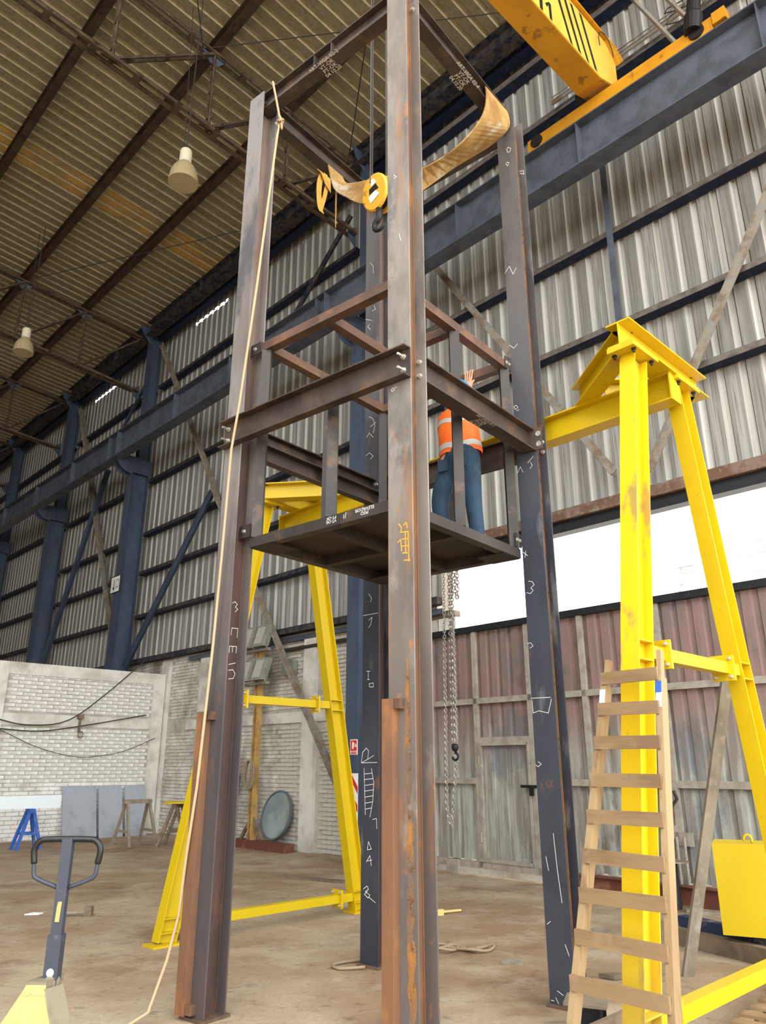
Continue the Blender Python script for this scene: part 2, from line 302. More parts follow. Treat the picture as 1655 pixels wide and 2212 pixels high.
for s in (12.68, 16.9): part('pilaster', M().box(H(s, 10.08, 2.1), D*.2, N*.06, Z*2.1), m_conc, wr)
part('bond_beam', M().box(H(13.6, 10.1, 2.58), D*4.1, N*.03, Z*.11), m_conc, wr)
# far brick band seen above the partition
mbf = M(); z = 3.6; row = 0
while z < 4.35:
    s = 19.0+(.143 if row % 2 else 0)
    while s < 24: mbf.add([v+H(s, 10.11, z) for v in mb_w.v], mb_w.f); s += .287
    z += .083; row += 1
part('brick_infill', mbf, m_brickd, wr, kind='stuff')
for s in (18.9, 21.9): part('pilaster', M().box(H(s, 10.08, 2.1), D*.2, N*.06, Z*2.2), m_conc, wr)

wl = struct('wall_left', H(18.85, 6.5, 0))
part('mortar_backing', M().box(H(18.94, 5.6, 1.9), D*.1, N*4.4, Z*1.9), m_mort, wl)
mb_p = brick_mesh(.281, N, D, .076); mep = mb_p.mesh('brick'); sp_p = []; row = 0; z = .05
while z < 3.68:
    if not (2.47 < z < 2.80):
        t = 1.6+(.146 if row % 2 else 0)
        while t < 9.66:
            if abs(t-5.8) > .22: sp_p.append(H(18.846+random.uniform(-.003, .003), t+random.uniform(-.006, .006), z+random.uniform(-.004, .004)))
            t += .292
    z += .0875; row += 1
big = [p for p in sp_p if p.dot(N) > 5.9 and 1.25 < p.z]; small = [p for p in sp_p if not (p.dot(N) > 5.9 and 1.25 < p.z)]
lay(wl, big+small, [mep], mb_p, m_brick)
part('coping_beam', M().box(H(18.92, 5.6, 3.78), D*.12, N*4.4, Z*.14), m_conc, wl)
part('bond_beam', M().box(H(18.92, 5.6, 2.63), D*.1, N*4.4, Z*.13), m_conc, wl)
part('pilaster', M().box(H(18.92, 9.84, 1.85), D*.13, N*.16, Z*1.85), m_conc, wl)
part('pilaster', M().box(H(18.92, 5.8, 1.95), D*.15, N*.21, Z*1.95), m_conc, wl)

# lintel over the gate opening and the sill beam of the cladding
lt = struct('trim_1', H(3, 10, 5.3))
part('lintel_channel', M().bar(H(-3.2, 9.98, 5.38), H(8.75, 9.98, 5.38), rect(.2, .17)), m_lintel, lt, label='rust brown upper channel')
part('lintel_box', M().box(H(2.8, 10.06, 5.2), D*6, N*.1, Z*.085), m_black, lt)
sl = struct('trim_2', H(14, 10, 4.4))
part('sill_channel', M().bar(H(8.9, 9.99, 4.42), H(40, 9.99, 4.42), rect(.2, .13)), m_navyd, sl)
part('sill_angle', M().bar(H(8.9, 10.06, 4.24), H(17.7, 10.06, 4.24), rect(.1, .1)), m_runway, sl)
jb = struct('trim_3', H(8.8, 10.1, 4.5))
part('jamb_panel', M().box(H(8.78, 10.12, 4.75), D*.11, N*.1, Z*.52), m_ext, jb)
part('jamb_beam', M().box(H(9.0, 10.16, 4.18), D*.34, N*.08, Z*.05), m_woodd, jb)
part('jamb_block', M().box(H(8.86, 10.2, 3.98), D*.2, N*.1, Z*.14), m_conc, jb)

# ------------------------------------------------------------------ steel frame of the hall
def hcol(s, lab, low=.3, top=15.2, t0=9.28, dy=.05):
    c = thing('steel_column', lab, 'column', H(s, 9.6, 0))
    part('lower_shaft', M().bar(H(s, 9.58, 0), H(s, 9.58, 10.35), [(b, a) for a, b in ipro(.34, .56, .016, .012)][::-1], up=D), m_blue, c)
    part('upper_shaft', M().bar(H(s, 9.66, 10.35), H(s, 9.66, top), [(b, a) for a, b in ipro(.26, .36, .014, .012)][::-1], up=D), m_blue, c)
    for e in (-.15, .15):
        part('corbel_plate', M().slab([H(s+e, 9.3, 10.62), H(s+e, 8.92, 10.62), H(s+e, 8.78, 10.5), H(s+e, 8.86, 10.3), H(s+e, 9.04, 10.14), H(s+e, 9.3, 10.08)], D*(.02 if e > 0 else -.02)), m_blue, c)
        part('corbel_plate', M().box(H(s+e, 9.6, 10.38), D*.014, N*.34, Z*.24), m_blue, c)
    part('cap_plate', M().box(H(s, 9.3, 10.63), D*.2, N*.52, Z*.012), m_blue, c)
    g = M().slab([H(s, 9.5, rz(9.4)-.16), H(s, 9.1, rz(9.4)-.12), H(s, 9.2, rz(9.4)-.36), H(s, 9.5, rz(9.4)-.7)], D*.02); part('gusset_plate', g, m_blue, c)
    return c
hcol(10.5, 'steel blue column just left of the dark rear tower leg')
hcol(20.95, 'blue hall column with white sign, standing behind the brick partition')
hcol(27.4, 'grey blue hall column second beyond the brick partition')
hcol(33.4, 'far grey hall column at the left edge of the photo')
# runway beam
rb = thing('crane_runway_beam', 'long dark grey crane runway beam carried on blue wall brackets', 'beam', H(10, 8.78, 10.6))
part('beam', M().bar(H(-3.2, 8.78, 10.84), H(40, 8.78, 10.84), ipro(.32, .82, .022, .016)), m_runway, rb)
part('crane_rail', M().bar(H(-3.2, 8.78, 11.28), H(40, 8.78, 11.28), rect(.05, .06)), m_black, rb)
for s in (1.85, 4.6, 7.1, 10.8, 11.1, 14.5, 17.2, 20.6, 21.2, 24.0, 27.2, 30.5, 33.4):
    part('stiffener', M().box(H(s, 8.7, 10.84), D*.008, N*.075, Z*.385), m_runway, rb)
# girts: one continuous rail per row
def girt(z, s0, s1, lab, t=9.97, w_=.2, h=.1, mt=m_navy):
    g = thing('wall_girt', lab, 'girt', H((s0+s1)/2, t, z))
    part('rail', M().bar(H(s0, t, z+h/2), H(s1, t, z+h/2), cpro(w_, h, .012)[:] if False else rect(w_, h)), mt, g)
    part('lip', M().bar(H(s0, t-w_/2-.004, z+h/2+.004), H(s1, t-w_/2-.004, z+h/2+.004), rect(.008, h*.98)), m_lip if s0 < 0 else m_navyd, g)
    return g
rows = [(6.98, 'lowest'), (8.20, 'second'), (9.93, 'third')]
for z, n in rows:
    girt(z, -3.2, 10.75, f'navy wall girt right of the tower, {n} row above the gate opening')
    girt(z, 11.2, 20.8, f'navy wall girt left of the tower in the braced bay, {n} of the middle rows')
    girt(z, 21.25, 27.15, f'navy wall girt in the bay beyond the white sign column, {n} middle row')
    girt(z, 27.65, 42, f'navy wall girt in the far left bay, {n} middle row')
girt(13.12, -3.2, 10.75, 'navy wall girt above the orange crane carriage', h=.12)
girt(14.62, -3.2, 10.75, 'navy wall girt just under the eaves at upper right', h=.14, w_=.22)
girt(13.2, 11.2, 20.8, 'navy wall girt above the runway beam, left of the tower'); girt(13.2, 21.25, 27.15, 'navy wall girt above the runway beam in the next bay'); girt(13.2, 27.65, 42, 'navy wall girt above the runway beam in the far bay')
girt(5.66, 11.2, 20.8, 'navy wall girt one row above the sill, left of the tower'); girt(5.66, 21.25, 27.15, 'navy wall girt one row above the sill, next bay'); girt(5.66, 27.65, 42, 'navy wall girt one row above the sill, far bay')
# eaves beam
for s0, s1, lab in ((-3.2, 10.8, 'deep navy eaves beam under the roof at upper right'), (11.15, 20.8, 'deep navy eaves beam above the braced bay'), (21.2, 27.2, 'deep navy eaves beam over the next bay'), (27.6, 42, 'deep navy eaves beam over the far bay')):
    e = thing('eaves_beam', lab, 'beam', H((s0+s1)/2, 9.45, 15.0))
    part('beam', M().bar(H(s0, 9.4, rz(9.4)-.29), H(s1, 9.4, rz(9.4)-.29), ipro(.3, .46, .016, .012)), m_navyd, e)
    part('tie_channel', M().bar(H(s0, 9.8, 15.02), H(s1, 9.8, 15.02), rect(.2, .16)), m_navy, e)
    for q in (.33, .66): part('stiffener', M().box(H(s0+(s1-s0)*q, 9.33, rz(9.4)-.29), D*.008, N*.07, Z*.21), m_navyd, e)
# purlins
for i, (t, nm) in enumerate(((7.47, 'first in from the eaves'), (5.56, 'second in from the eaves'), (3.56, 'third in from the eaves'), (1.6, 'fourth in from the eaves'))):
    p = thing('roof_purlin', f'dark brown roof purlin running down the hall, {nm}', 'purlin', H(18, t, rz(t)-.2))
    part('beam', M().bar(H(-3.2, t, rz(t)-.16), H(44, t, rz(t)-.16), ipro(.17, .27, .014, .01)), m_purlin, p)
# trusses (double angles with battens)
def dbl(name, a, b, parent, gap=.08, w_=.05, h=.06, nb=0, mt=m_truss):
    m = M()
    for sg in (-1, 1): m.bar(a+D*gap*sg, b+D*gap*sg, rect(w_, h))
    for k in range(nb):
        q = a.lerp(b, (k+.5)/nb); m.box(q, D*(gap+w_/2), (b-a).normalized()*.06, (b-a).normalized().cross(D)*(h/2+.006))
    part(name, m, mt, parent)
def truss(s, lab):
    tr = thing('roof_truss', lab, 'truss', H(s, 5, 14))
    zt = lambda t: rz(t)-.36
    zb = lambda t: 13.14+.087*(9.6-t)
    dbl('top_chord', H(s, 9.35, zt(9.35)), H(s, -3, zt(-3)), tr, nb=10)
    dbl('bottom_chord', H(s, 9.45, zb(9.45)), H(s, -3, zb(-3)), tr, gap=.1, w_=.06, h=.07, nb=15)
    ts = [9.4, 7.47, 5.56, 3.56, 1.6, -.4]
    for i, t in enumerate(ts[1:], 1):
        dbl('vertical', H(s, t, zt(t)), H(s, t, zb(t)), tr, gap=.05, w_=.04, h=.045, nb=3)
        dbl('diagonal', H(s, t-.02, zb(t)), H(s, ts[i-1], zt(ts[i-1])), tr, gap=.06, w_=.04, h=.05, nb=3)
        part('gusset_plate', M().slab([H(s, t-.28, zt(t)), H(s, t+.28, zt(t)), H(s, t+.08, zt(t)-.24), H(s, t-.08, zt(t)-.24)], D*.012), m_runway, tr)
        part('gusset_plate', M().slab([H(s, t-.2, zb(t)), H(s, t+.2, zb(t)), H(s, t+.06, zb(t)+.18), H(s, t-.1, zb(t)+.18)], D*.012), m_truss, tr)
    part('bearing_shoe', M().slab([H(s, 9.5, zb(9.5)+.25), H(s, 9.28, zb(9.4)+.1), H(s, 9.28, zb(9.4)-.12), H(s, 9.5, zb(9.5)-.3)], D*.02), m_blue, tr)
truss(10.8, 'nearest roof truss of paired angles above the tower'); truss(21.4, 'second roof truss, meeting the column with the white sign')
truss(27.8, 'third roof truss, over the second column beyond the partition'); truss(33.6, 'farthest roof truss at the left edge of the photo')
# wind bracing rods, bracing members
def rod(name, a, b, r, mt, lab, cat='rod', dip=0): return solo(name, M().tube(sag(a, b, dip, 8) if dip else [a, b], r, 6), mt, (V(a)+V(b))/2, lab, cat)
rod('tie_rod', H(21.2, 5.6, rz(5.6)-.34), H(13.6, 9.3, rz(9.3)-.34), .012, m_cable, 'thin roof tie rod crossing low over the purlins left of the tower')
rod('tie_rod', H(10.9, 5.3, rz(5.3)-.34), H(6.0, 8.9, rz(8.9)-.34), .012, m_cable, 'thin roof tie rod behind the top of the front tower leg')
rod('tie_rod', H(10.9, 9.3, rz(9.3)-.36), H(5.4, 5.5, rz(5.5)-.36), .012, m_cable, 'thin roof tie rod reaching the top of the column beside the tower')
rod('tie_rod', H(11.2, 5.6, rz(5.6)-.36), H(6.5, 2.0, rz(2)-.36), .012, m_cable, 'thin roof tie rod at the top edge above the tower beam')
def brace(a, b, lab, mt, w_=.1, h=.12, ang=True):
    t = thing('wall_brace', lab, 'brace', (V(a)+V(b))/2)
    part('angle_leg', M().bar(a, b, rect(.014, h), up=N), mt, t); 
    x = (V(b)-V(a)).normalized().cross(N); part('angle_leg', M().bar(V(a)+x*(h*0)+N*(-.05)+(V(b)-V(a)).normalized().cross(N)*(.05), V(b)+N*(-.05)+x*.05, rect(.014, w_), up=x), mt, t)
    return t
brace(H(2.2, 9.8, 9.6), H(4.66, 9.8, 5.66), 'worn grey brace slanting down at the right edge above the gate', m_brace, w_=.15, h=.17)
brace(H(8.75, 9.8, 11.4), H(5.2, 9.8, 5.74), 'rusty angle brace slanting down behind the right tower leg', m_brace, w_=.13, h=.15)
brace(H(4.84, 9.82, 11.3), H(4.86, 9.82, 8.2), 'thin blue grey hanger post above the right yellow trestle', m_runway)
brace(H(16.6, 9.74, 8.5), H(11.4, 9.74, 1.3), 'khaki flat brace slanting down behind the left yellow trestle', m_brace, w_=.16, h=.2)
brace(H(20.7, 9.8, 14.7), H(16.4, 9.8, 8.2), 'khaki brace from the top of the sign column towards the tower', m_brace, w_=.2, h=.22)
brace(H(16.6, 9.68, 8.5), H(20.7, 9.72, 4.3), 'blue brace rising from the foot of the sign column', m_blue, w_=.2, h=.2)
brace(H(27.1, 9.8, 14.7), H(21.4, 9.8, 4.35), 'khaki brace crossing the bay left of the sign column', m_brace, w_=.2, h=.24)
brace(H(23.5, 9.68, 11.1), H(27.1, 9.72, 4.9), 'blue brace crossing the bay left of the sign column', m_blue, w_=.2, h=.2)
brace(H(21.3, 9.7, 13.6), H(22.9, 9.7, 12.3), 'short blue knee brace at the head of the sign column', m_blue)
brace(H(11.2, 9.7, 14.1), H(15.0, 9.7, 10.9), 'navy knee brace behind the top left of the tower', m_navyd, w_=.16)

# ------------------------------------------------------------------ gate
gt = thing('corrugated_gate', 'faded mauve and grey corrugated metal gate below the bright opening', 'gate', H(6, 10, 0))
me_g = None
def gsheet(s0, s1, z0, z1, par, t=10.0, mt=m_gate):
    n = max(1, round((s1-s0)/.23)); per = (s1-s0)/n
    pr = [(0, 0)]
    for k in range(n): a = k*per; pr += [(a+per*.52, 0), (a+per*.6, .035), (a+per*.86, .035), (a+per*.95, 0)]
    pr += [(n*per, 0)]; m = M(); kk = len(pr)
    v0 = [H(s0+s, t+d, z0) for s, d in pr]+[H(s0+s, t+d, z1) for s, d in pr]
    m.add(v0+[v+N*.004 for v in v0], [(i, i+1, kk+i+1, kk+i) for i in range(kk-1)]+[(2*kk+i, 3*kk+i, 3*kk+i+1, 2*kk+i+1) for i in range(kk-1)]+[(i, 2*kk+i, 2*kk+i+1, i+1) for i in range(kk-1)]+[(kk+i, kk+i+1, 3*kk+i+1, 3*kk+i) for i in range(kk-1)])
    return part('gate_sheet', m, mt, par)
posts = [9.4, 8.16, 7.08, 6.1, 4.98]
zs = [.2, 1.37, 2.61, 3.77]
for i in range(4):
    for z0, z1 in zip(zs, zs[1:]):
        if i == 1 and z0 < 2.5: continue
        gsheet(posts[i+1], posts[i], z0, z1, gt)
gsheet(7.08, 8.16, 1.99, 2.61, gt)
for p0, p1 in ((4.9, 3.6), (3.6, 2.2), (2.2, .8), (.8, -.8)):
    for z0, z1 in zip(zs, zs[1:]): gsheet(p1, p0, z0, z1, gt)
def gb(s0, s1, z0, z1, t=9.97, th=.03, mt=m_gatef, nm='frame_rail', par=None): return part(nm, M().box(H((s0+s1)/2, t, (z0+z1)/2), D*abs(s1-s0)/2, N*th, Z*(z1-z0)/2), mt, par or gt)
gb(-.8, 9.5, 3.76, 3.86, th=.05, mt=m_black, nm='top_rail')
for p in (9.4, 8.16, 7.08, 6.1, 5.02, 4.88, 2.2): gb(p-.04, p+.04, .12, 3.76, nm='frame_post')
for a, b in ((9.36, 5.06), (4.84, -.8)):
    gb(a, b, 2.57, 2.66); gb(a, b, .1, .2)
for a, b in ((9.36, 8.2), (7.04, 5.06), (4.84, -.8)): gb(a, b, 1.33, 1.42)
gb(8.12, 7.12, 1.93, 2.04, t=9.985, th=.04); gb(4.99, 4.9, .1, 3.76, t=10.0, th=.02, nm='meeting_stile')
wk = part('wicket_door', M().box(H(7.62, 10.0, 1.08), D*.46, N*.004, Z*.86), m_gate, gt)
gsheet(7.14, 8.1, .22, 1.95, wk, t=9.985)
for p in (7.15, 8.09): gb(p-.02, p+.02, .2, 1.95, t=9.955, nm='door_stile', par=wk)
gb(7.15, 8.09, .2, .25, t=9.955, nm='door_stile', par=wk); gb(7.15, 8.09, 1.91, 1.95, t=9.955, nm='door_stile', par=wk)
part('bolt_latch', M().box(H(7.16, 9.92, 1.31), D*.14, N*.02, Z*.02).box(H(7.1, 9.9, 1.24), D*.03, N*.02, Z*.06), m_iron, wk)
for z in (.55, 1.7): part('hinge', M().tube([H(8.12, 9.93, z-.07), H(8.12, 9.93, z+.07)], .018, 8), m_gatef, wk)
part('roller_block', M().box(H(8.7, 9.94, .1), D*.12, N*.06, Z*.1), m_gatef, gt)
for i, (s, z0, z1) in enumerate(((4.98, .1, 1.25), (4.9, .1, .75), (4.8, .1, .75))): part('drop_bolt', M().tube([H(s, 9.88, z0), H(s, 9.88, z1)], .018, 8).tube([H(s, 9.88, z1-.5), H(s, 9.88, z1-.44)], .026, 8), m_gatef, gt)
part('pull_handle', M().tube([H(4.97, 9.9, 1.62), H(4.97, 9.82, 1.62), H(4.97, 9.82, 1.22), H(4.97, 9.9, 1.22)], .014, 8).tube([H(4.97, 9.86, 1.62), H(4.86, 9.86, 1.6)], .014, 8), m_gatef, gt)
part('gate_chain', M().tube([H(5.0, 9.87, 1.3), H(4.95, 9.83, 1.15), H(4.88, 9.83, 1.12), H(4.83, 9.87, 1.2), H(4.86, 9.86, 1.3)], .02, 6), m_iron, gt)
for s, z in ((4.98, .8), (4.82, .72)): gb(s-.12, s+.12, z-.08, z+.08, t=9.93, th=.006, nm='lock_plate')
solo('concrete_kerb', M().box(H(4.7, 10.1, .045), D*4.6, N*.06, Z*.05), m_conc, H(5.4, 10.16, 0), 'low dusty kerb under the corrugated gate', 'kerb')

# ------------------------------------------------------------------ steel tower
HT = 7.95
tower = thing('steel_tower', 'tall unpainted steel tower of four H columns standing in the middle', 'tower', TP(.99, .99, 0))
def bolt(p, nrm, par, r=.016, ln=.03, shank=.0):
    m = M().lathe(V(p), nrm, [(r*1.35, 0), (r*1.35, .003), (r, .003), (r, ln)], 6)
    if shank: m.lathe(V(p)+V(nrm)*ln, nrm, [(r*.6, 0), (r*.6, shank)], 8)
    return part('bolt', m, m_bolt, par)
def chalk(par, plane, lines, wd=.006, mt=None, nrm=None, nm='chalk_mark'):
    for L in lines: part(nm, M().stroke([plane(*p) for p in L], wd, nrm), mt or m_chalk, par)
def hcolumn(a, b, mt, mw, lab):
    c = part('column', M().box(TP(a+.1, b+.006, HT/2+.01), U*.1, R*.006, Z*(HT/2-.01)).box(TP(a+.1, b+.184, HT/2+.01), U*.1, R*.006, Z*(HT/2-.01)), mt, tower, label=lab)
    part('web', M().box(TP(a+.1, b+.095, HT/2+.01), U*.005, R*.083, Z*(HT/2-.01)), mw, c)
    part('weld_bead', M().tube([TP(a+.094, b+.013, .03), TP(a+.094, b+.013, HT)], .006, 5).tube([TP(a+.094, b+.177, .03), TP(a+.094, b+.177, HT)], .006, 5), mw, c)
    part('base_plate', M().box(TP(a+.1, b+.095, .01), U*.118, R*.122, Z*.01), m_bplate, c)
    return c
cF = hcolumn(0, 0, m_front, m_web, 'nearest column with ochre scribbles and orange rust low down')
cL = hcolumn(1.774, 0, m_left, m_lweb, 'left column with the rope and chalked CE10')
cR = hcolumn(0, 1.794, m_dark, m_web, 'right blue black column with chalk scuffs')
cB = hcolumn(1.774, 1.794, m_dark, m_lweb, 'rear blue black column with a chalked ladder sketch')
def tbeam(a, b, prof, mt=m_beam, lab=None): return part('beam', M().bar(a, b, prof), mt, tower, label=lab)
I20 = ipro(.12, .2, .011, .008)
bFL = tbeam(TP(.106, .095, 7.87), TP(1.868, .095, 7.87), I20); bFR = tbeam(TP(.1, .19, 7.87), TP(.1, 1.794, 7.87), I20)
bLB = tbeam(TP(1.874, .19, 7.87), TP(1.874, 1.794, 7.87), I20); bRB = tbeam(TP(.106, 1.889, 7.87), TP(1.868, 1.889, 7.87), I20)
for a in (1.12, .9): part('stiffener', M().box(TP(a, .066, 7.87), U*.005, R*.026, Z*.088), m_beam, bFL)
ch = tbeam(TP(-.005, -.001, 4.25), TP(1.985, -.001, 4.25), cpro(.075, .235, .01, -1), m_beam, 'brown channel bolted across the front')
mFR = tbeam(TP(.07, .19, 4.285), TP(.07, 1.786, 4.285), ipro(.13, .2, .011, .008)); mLB = tbeam(TP(1.874, .19, 4.26), TP(1.874, 1.794, 4.26), I20)
mRB = tbeam(TP(.106, 1.889, 4.28), TP(1.868, 1.889, 4.28), ipro(.12, .22, .011, .008)); 
mch = tbeam(TP(1.765, .2, 4.1), TP(1.765, 1.9, 4.1), cpro(.08, .15, .009, 1))
for a in (.05, 1.93):
    for z in (4.305, 4.2): bolt(TP(a, -.011, z), -R, ch, .017, .018, .05)
for z in (4.345, 4.235): bolt(TP(.05, .178, z), -R, mFR, .016, .022)
pl = part('end_plate', M().box(TP(.04, 1.786, 4.285), U*.1, R*.006, Z*.1), m_beam, mFR)
for z in (4.33, 4.235): part('bolt', M().lathe(TP(-.03, 1.78, z), -R, [(.024, 0), (.024, .006), (.013, .006), (.013, .001)], 14), m_bolt, mFR)
for z in (4.33, 4.235): bolt(TP(.03, 1.97, z), -R, mRB, .016, .02)
for z in (7.8, 7.93): bolt(TP(.055, .178, z), -R, bFR, .016, .022); bolt(TP(.004, .03, z), -U, bFL, .014, .02); bolt(TP(1.86, .04, z), -U, bFL, .014, .02)
for z in (4.3, 4.22): bolt(TP(1.80, 1.785, z), -R, mLB, .016, .02)
def guide(par, a0, a1, tab0):
    z1 = 1.985; m = M().box(TP((a0+a1)/2, -.031, z1/2+.015), U*(a1-a0)/2, R*.03, Z*(z1/2-.015)); g = part('guide_channel', m, m_guide, par)
    for z in (.07, z1-.03): part('guide_tab', M().box(TP((tab0+a0)/2, -.026, z), U*(a0-tab0)/2, R*.025, Z*.03), m_tube, par)
rbnd = random.Random(3); zz_ = [k*.07+.03 for k in range(30)]
def rust_band(ua, ub, zs_, j): 
    m = M(); L_ = [(ua+rbnd.uniform(-j, j), z) for z in zs_]; Q_ = [(ub+rbnd.uniform(-j, j), z) for z in zs_]
    for k in range(len(zs_)-1): m.add([TP(p[0], -.0015, p[1]) for p in (L_[k], Q_[k], Q_[k+1], L_[k+1])], [(0, 1, 2, 3)])
    return part('rust_band', m, m_rusty, cF)
rust_band(.02, .066, zz_[:20], .012); rust_band(.034, .062, [z+1.36 for z in zz_[:13]], .012)
guide(cL, 1.912, 2.002, 1.852); guide(cF, .125, .205, .075)
chalk(cL, lambda a, z: TP(1.868, a, z), [[(.095,2.821),(.122,2.837),(.147,2.818),(.126,2.793),(.155,2.782),(.129,2.756)],[(.102,2.57),(.107,2.625),(.167,2.629),(.163,2.556)],[(.095,2.432),(.095,2.482),(.164,2.487),(.163,2.436)],[(.127,2.483),(.126,2.439)],[(.098,2.341),(.165,2.361)],[(.097,2.298),(.142,2.306),(.167,2.277),(.151,2.24),(.107,2.233)]], .004, None, -U)
chalk(cB, lambda a, z: TP(a, 1.794, z), [[(1.909,7.536),(1.867,7.54),(1.852,7.48),(1.894,7.489)],[(1.906,7.024),(1.864,6.96),(1.864,6.867)],[(1.863,6.634),(1.822,6.604)],[(1.969,6.307),(1.888,6.262)],[(1.9,6.15),(1.941,6.201),(1.914,6.226)],[(1.848,6.435),(1.828,6.379),(1.882,6.378)],[(1.97,2.984),(1.783,2.987)],[(1.901,3.189),(1.865,3.143),(1.877,3.108)],[(1.899,2.93),(1.858,2.956),(1.875,2.882),(1.904,2.859)],[(1.924,2.449),(1.878,2.445)],[(1.901,2.447),(1.901,2.37)],[(1.912,2.371),(1.884,2.369)],[(1.889,2.331),(1.838,2.336),(1.838,2.298),(1.883,2.301),(1.889,2.331)],[(1.979,1.628),(1.963,1.72),(1.919,1.756),(1.891,1.732),(1.901,1.659),(1.979,1.628)],[(1.979,1.628),(1.792,1.631)],[(1.901,1.659),(1.83,1.691)],[(1.945,1.58),(1.925,1.189)],[(1.857,1.58),(1.829,1.462),(1.839,1.307),(1.871,1.172)],[(1.939,1.532),(1.851,1.54)],[(1.939,1.485),(1.84,1.493)],[(1.933,1.434),(1.834,1.447)],[(1.932,1.387),(1.829,1.4)],[(1.932,1.336),(1.834,1.35)],[(1.926,1.286),(1.839,1.299)],[(1.926,1.235),(1.85,1.249)],[(1.839,1.154),(1.796,1.164),(1.791,1.081)],[(1.901,.904),(1.886,.972),(1.853,.914),(1.901,.904)],[(1.911,.807),(1.869,.861),(1.853,.781)],[(1.906,.814),(1.848,.826)],[(1.941,.592),(1.899,.618),(1.883,.594),(1.92,.572),(1.867,.549),(1.888,.525),(1.93,.55),(1.894,.578)],[(1.878,.533),(1.805,.497)],[(1.913,5.098),(1.856,5.053),(1.83,4.965),(1.855,4.888)],[(1.893,4.974),(1.817,5.004)],[(1.944,4.866),(1.906,4.908),(1.855,4.84)],[(1.955,4.659),(1.904,4.681),(1.854,4.631),(1.891,4.605)]], .004, None, -R)
chalk(cR, lambda a, z: TP(a, 1.794, z), [[(.159,3.052),(.125,3.043),(.11,3.014),(.142,2.991),(.122,2.969),(.149,2.946),(.183,2.958)],[(.183,4.635),(.195,4.667),(.171,4.673),(.154,4.645),(.178,4.634)],[(.17,4.617),(.146,4.619)],[(.172,4.513),(.135,4.506)],[(.158,4.509),(.169,4.481)],[(.079,7.542),(.096,7.523),(.088,7.482),(.061,7.477),(.049,7.511),(.079,7.542)],[(.1,7.367),(.117,7.353),(.098,7.318),(.08,7.348),(.1,7.367)],[(-.03,7.173),(-.07,7.16),(-.072,7.114),(-.033,7.148)],[(.095,4.092),(.037,4.141)],[(.067,4.093),(.052,4.059),(.076,4.035)],[(.205,4.077),(.2,4.023),(.168,4.076),(.145,4.018)],[(.194,3.309),(.152,3.27)],[(.167,3.313),(.179,3.258)],[(.204,2.541),(.174,2.545),(.155,2.517),(.185,2.502)],[(.201,2.109),(.031,2.107)],[(.194,2.094),(.193,1.995),(.139,2.01),(.06,1.99),(.025,2.093)],[(.175,1.632),(.149,1.615),(.178,1.595),(.197,1.609)],[(.205,6.091),(.15,6.144),(.116,6.039),(.078,6.094)],[(.203,5.303),(.157,5.251),(.116,5.284)],[(.052,.404),(.026,.335)],[(.137,.106),(.093,.085)],[(.189,.041),(.168,.039)],[(.152,.062),(.133,.028)],[(.16,.966),(.145,.873)],[(.087,1.127),(.073,.879),(.054,.668)],[(.157,.538),(.184,.517)]], .004, None, -R)
chalk(cF, lambda a, z: TP(a, 0, z), [[(.171,4.095),(.158,4.105),(.142,4.085),(.163,4.077),(.171,4.095)],[(.142,4.099),(.121,4.099)],[(.137,5.945),(.11,5.911),(.138,5.909)],[(.088,5.369),(.071,5.298)]], .004, None, -R)
chalk(cF, lambda a, z: TP(a, 0, z), [[(.11,3.096),(.088,3.066),(.096,3.036)],[(.072,3.079),(.049,3.096),(.042,3.057)],[(.119,2.972),(.096,2.989),(.089,2.91)],[(.088,3.035),(.035,3.031),(.031,2.833)],[(.085,2.987),(.032,2.983)],[(.085,2.941),(.029,2.936)],[(.082,2.894),(.03,2.888)],[(.058,3.029),(.056,2.889)],[(.068,2.845),(.023,2.838)]], .008, m_ochre, -R)
part('rusty_fillet', M().box(TP(.084, 1.971, HT/2), U*.012, R*.007, Z*(HT/2-.03)), m_rusty, cR)
# flat lettering on steel
def letters(par, txt, o, xd, yd, size, mt=None, nm='chalk_lettering', align='CENTER', space=1.0):
    c = bpy.data.curves.new('t', 'FONT'); c.body = txt; c.size = size; c.align_x = align; c.align_y = 'CENTER'; c.space_line = space; c.resolution_u = 2
    ob = bpy.data.objects.new('t', c); COL.objects.link(ob); bpy.context.view_layer.update()
    me = bpy.data.meshes.new_from_object(ob.evaluated_get(bpy.context.evaluated_depsgraph_get()))
    xd, yd = V(xd).normalized(), V(yd).normalized(); zd = xd.cross(yd); off = V(o)-ROOT[par.name]+zd*.0012
    me.transform(Matrix(((xd.x, yd.x, zd.x, off.x), (xd.y, yd.y, zd.y, off.y), (xd.z, yd.z, zd.z, off.z), (0, 0, 0, 1)))); me.materials.clear()
    bpy.data.objects.remove(ob); bpy.data.curves.remove(c); me.name = nm
    return link(nm, me, mt or m_chalk, par)
tb = 'ART-VIGA 02-%s\nVT-OK\nPT-OK\n04.10.20'
letters(bFL, tb % '2', TP(.98, .095, 7.769), -U, -R, .055, space=.85); letters(bFR, tb % '4', TP(.1, 1.0, 7.769), R, -U, .055, space=.85)
letters(bRB, tb % '1', TP(.72, 1.8845, 7.86), -U, Z, .045, space=.8); letters(mFR, tb % '3', TP(.07, 1.0, 4.184), R, -U, .04, space=.85)

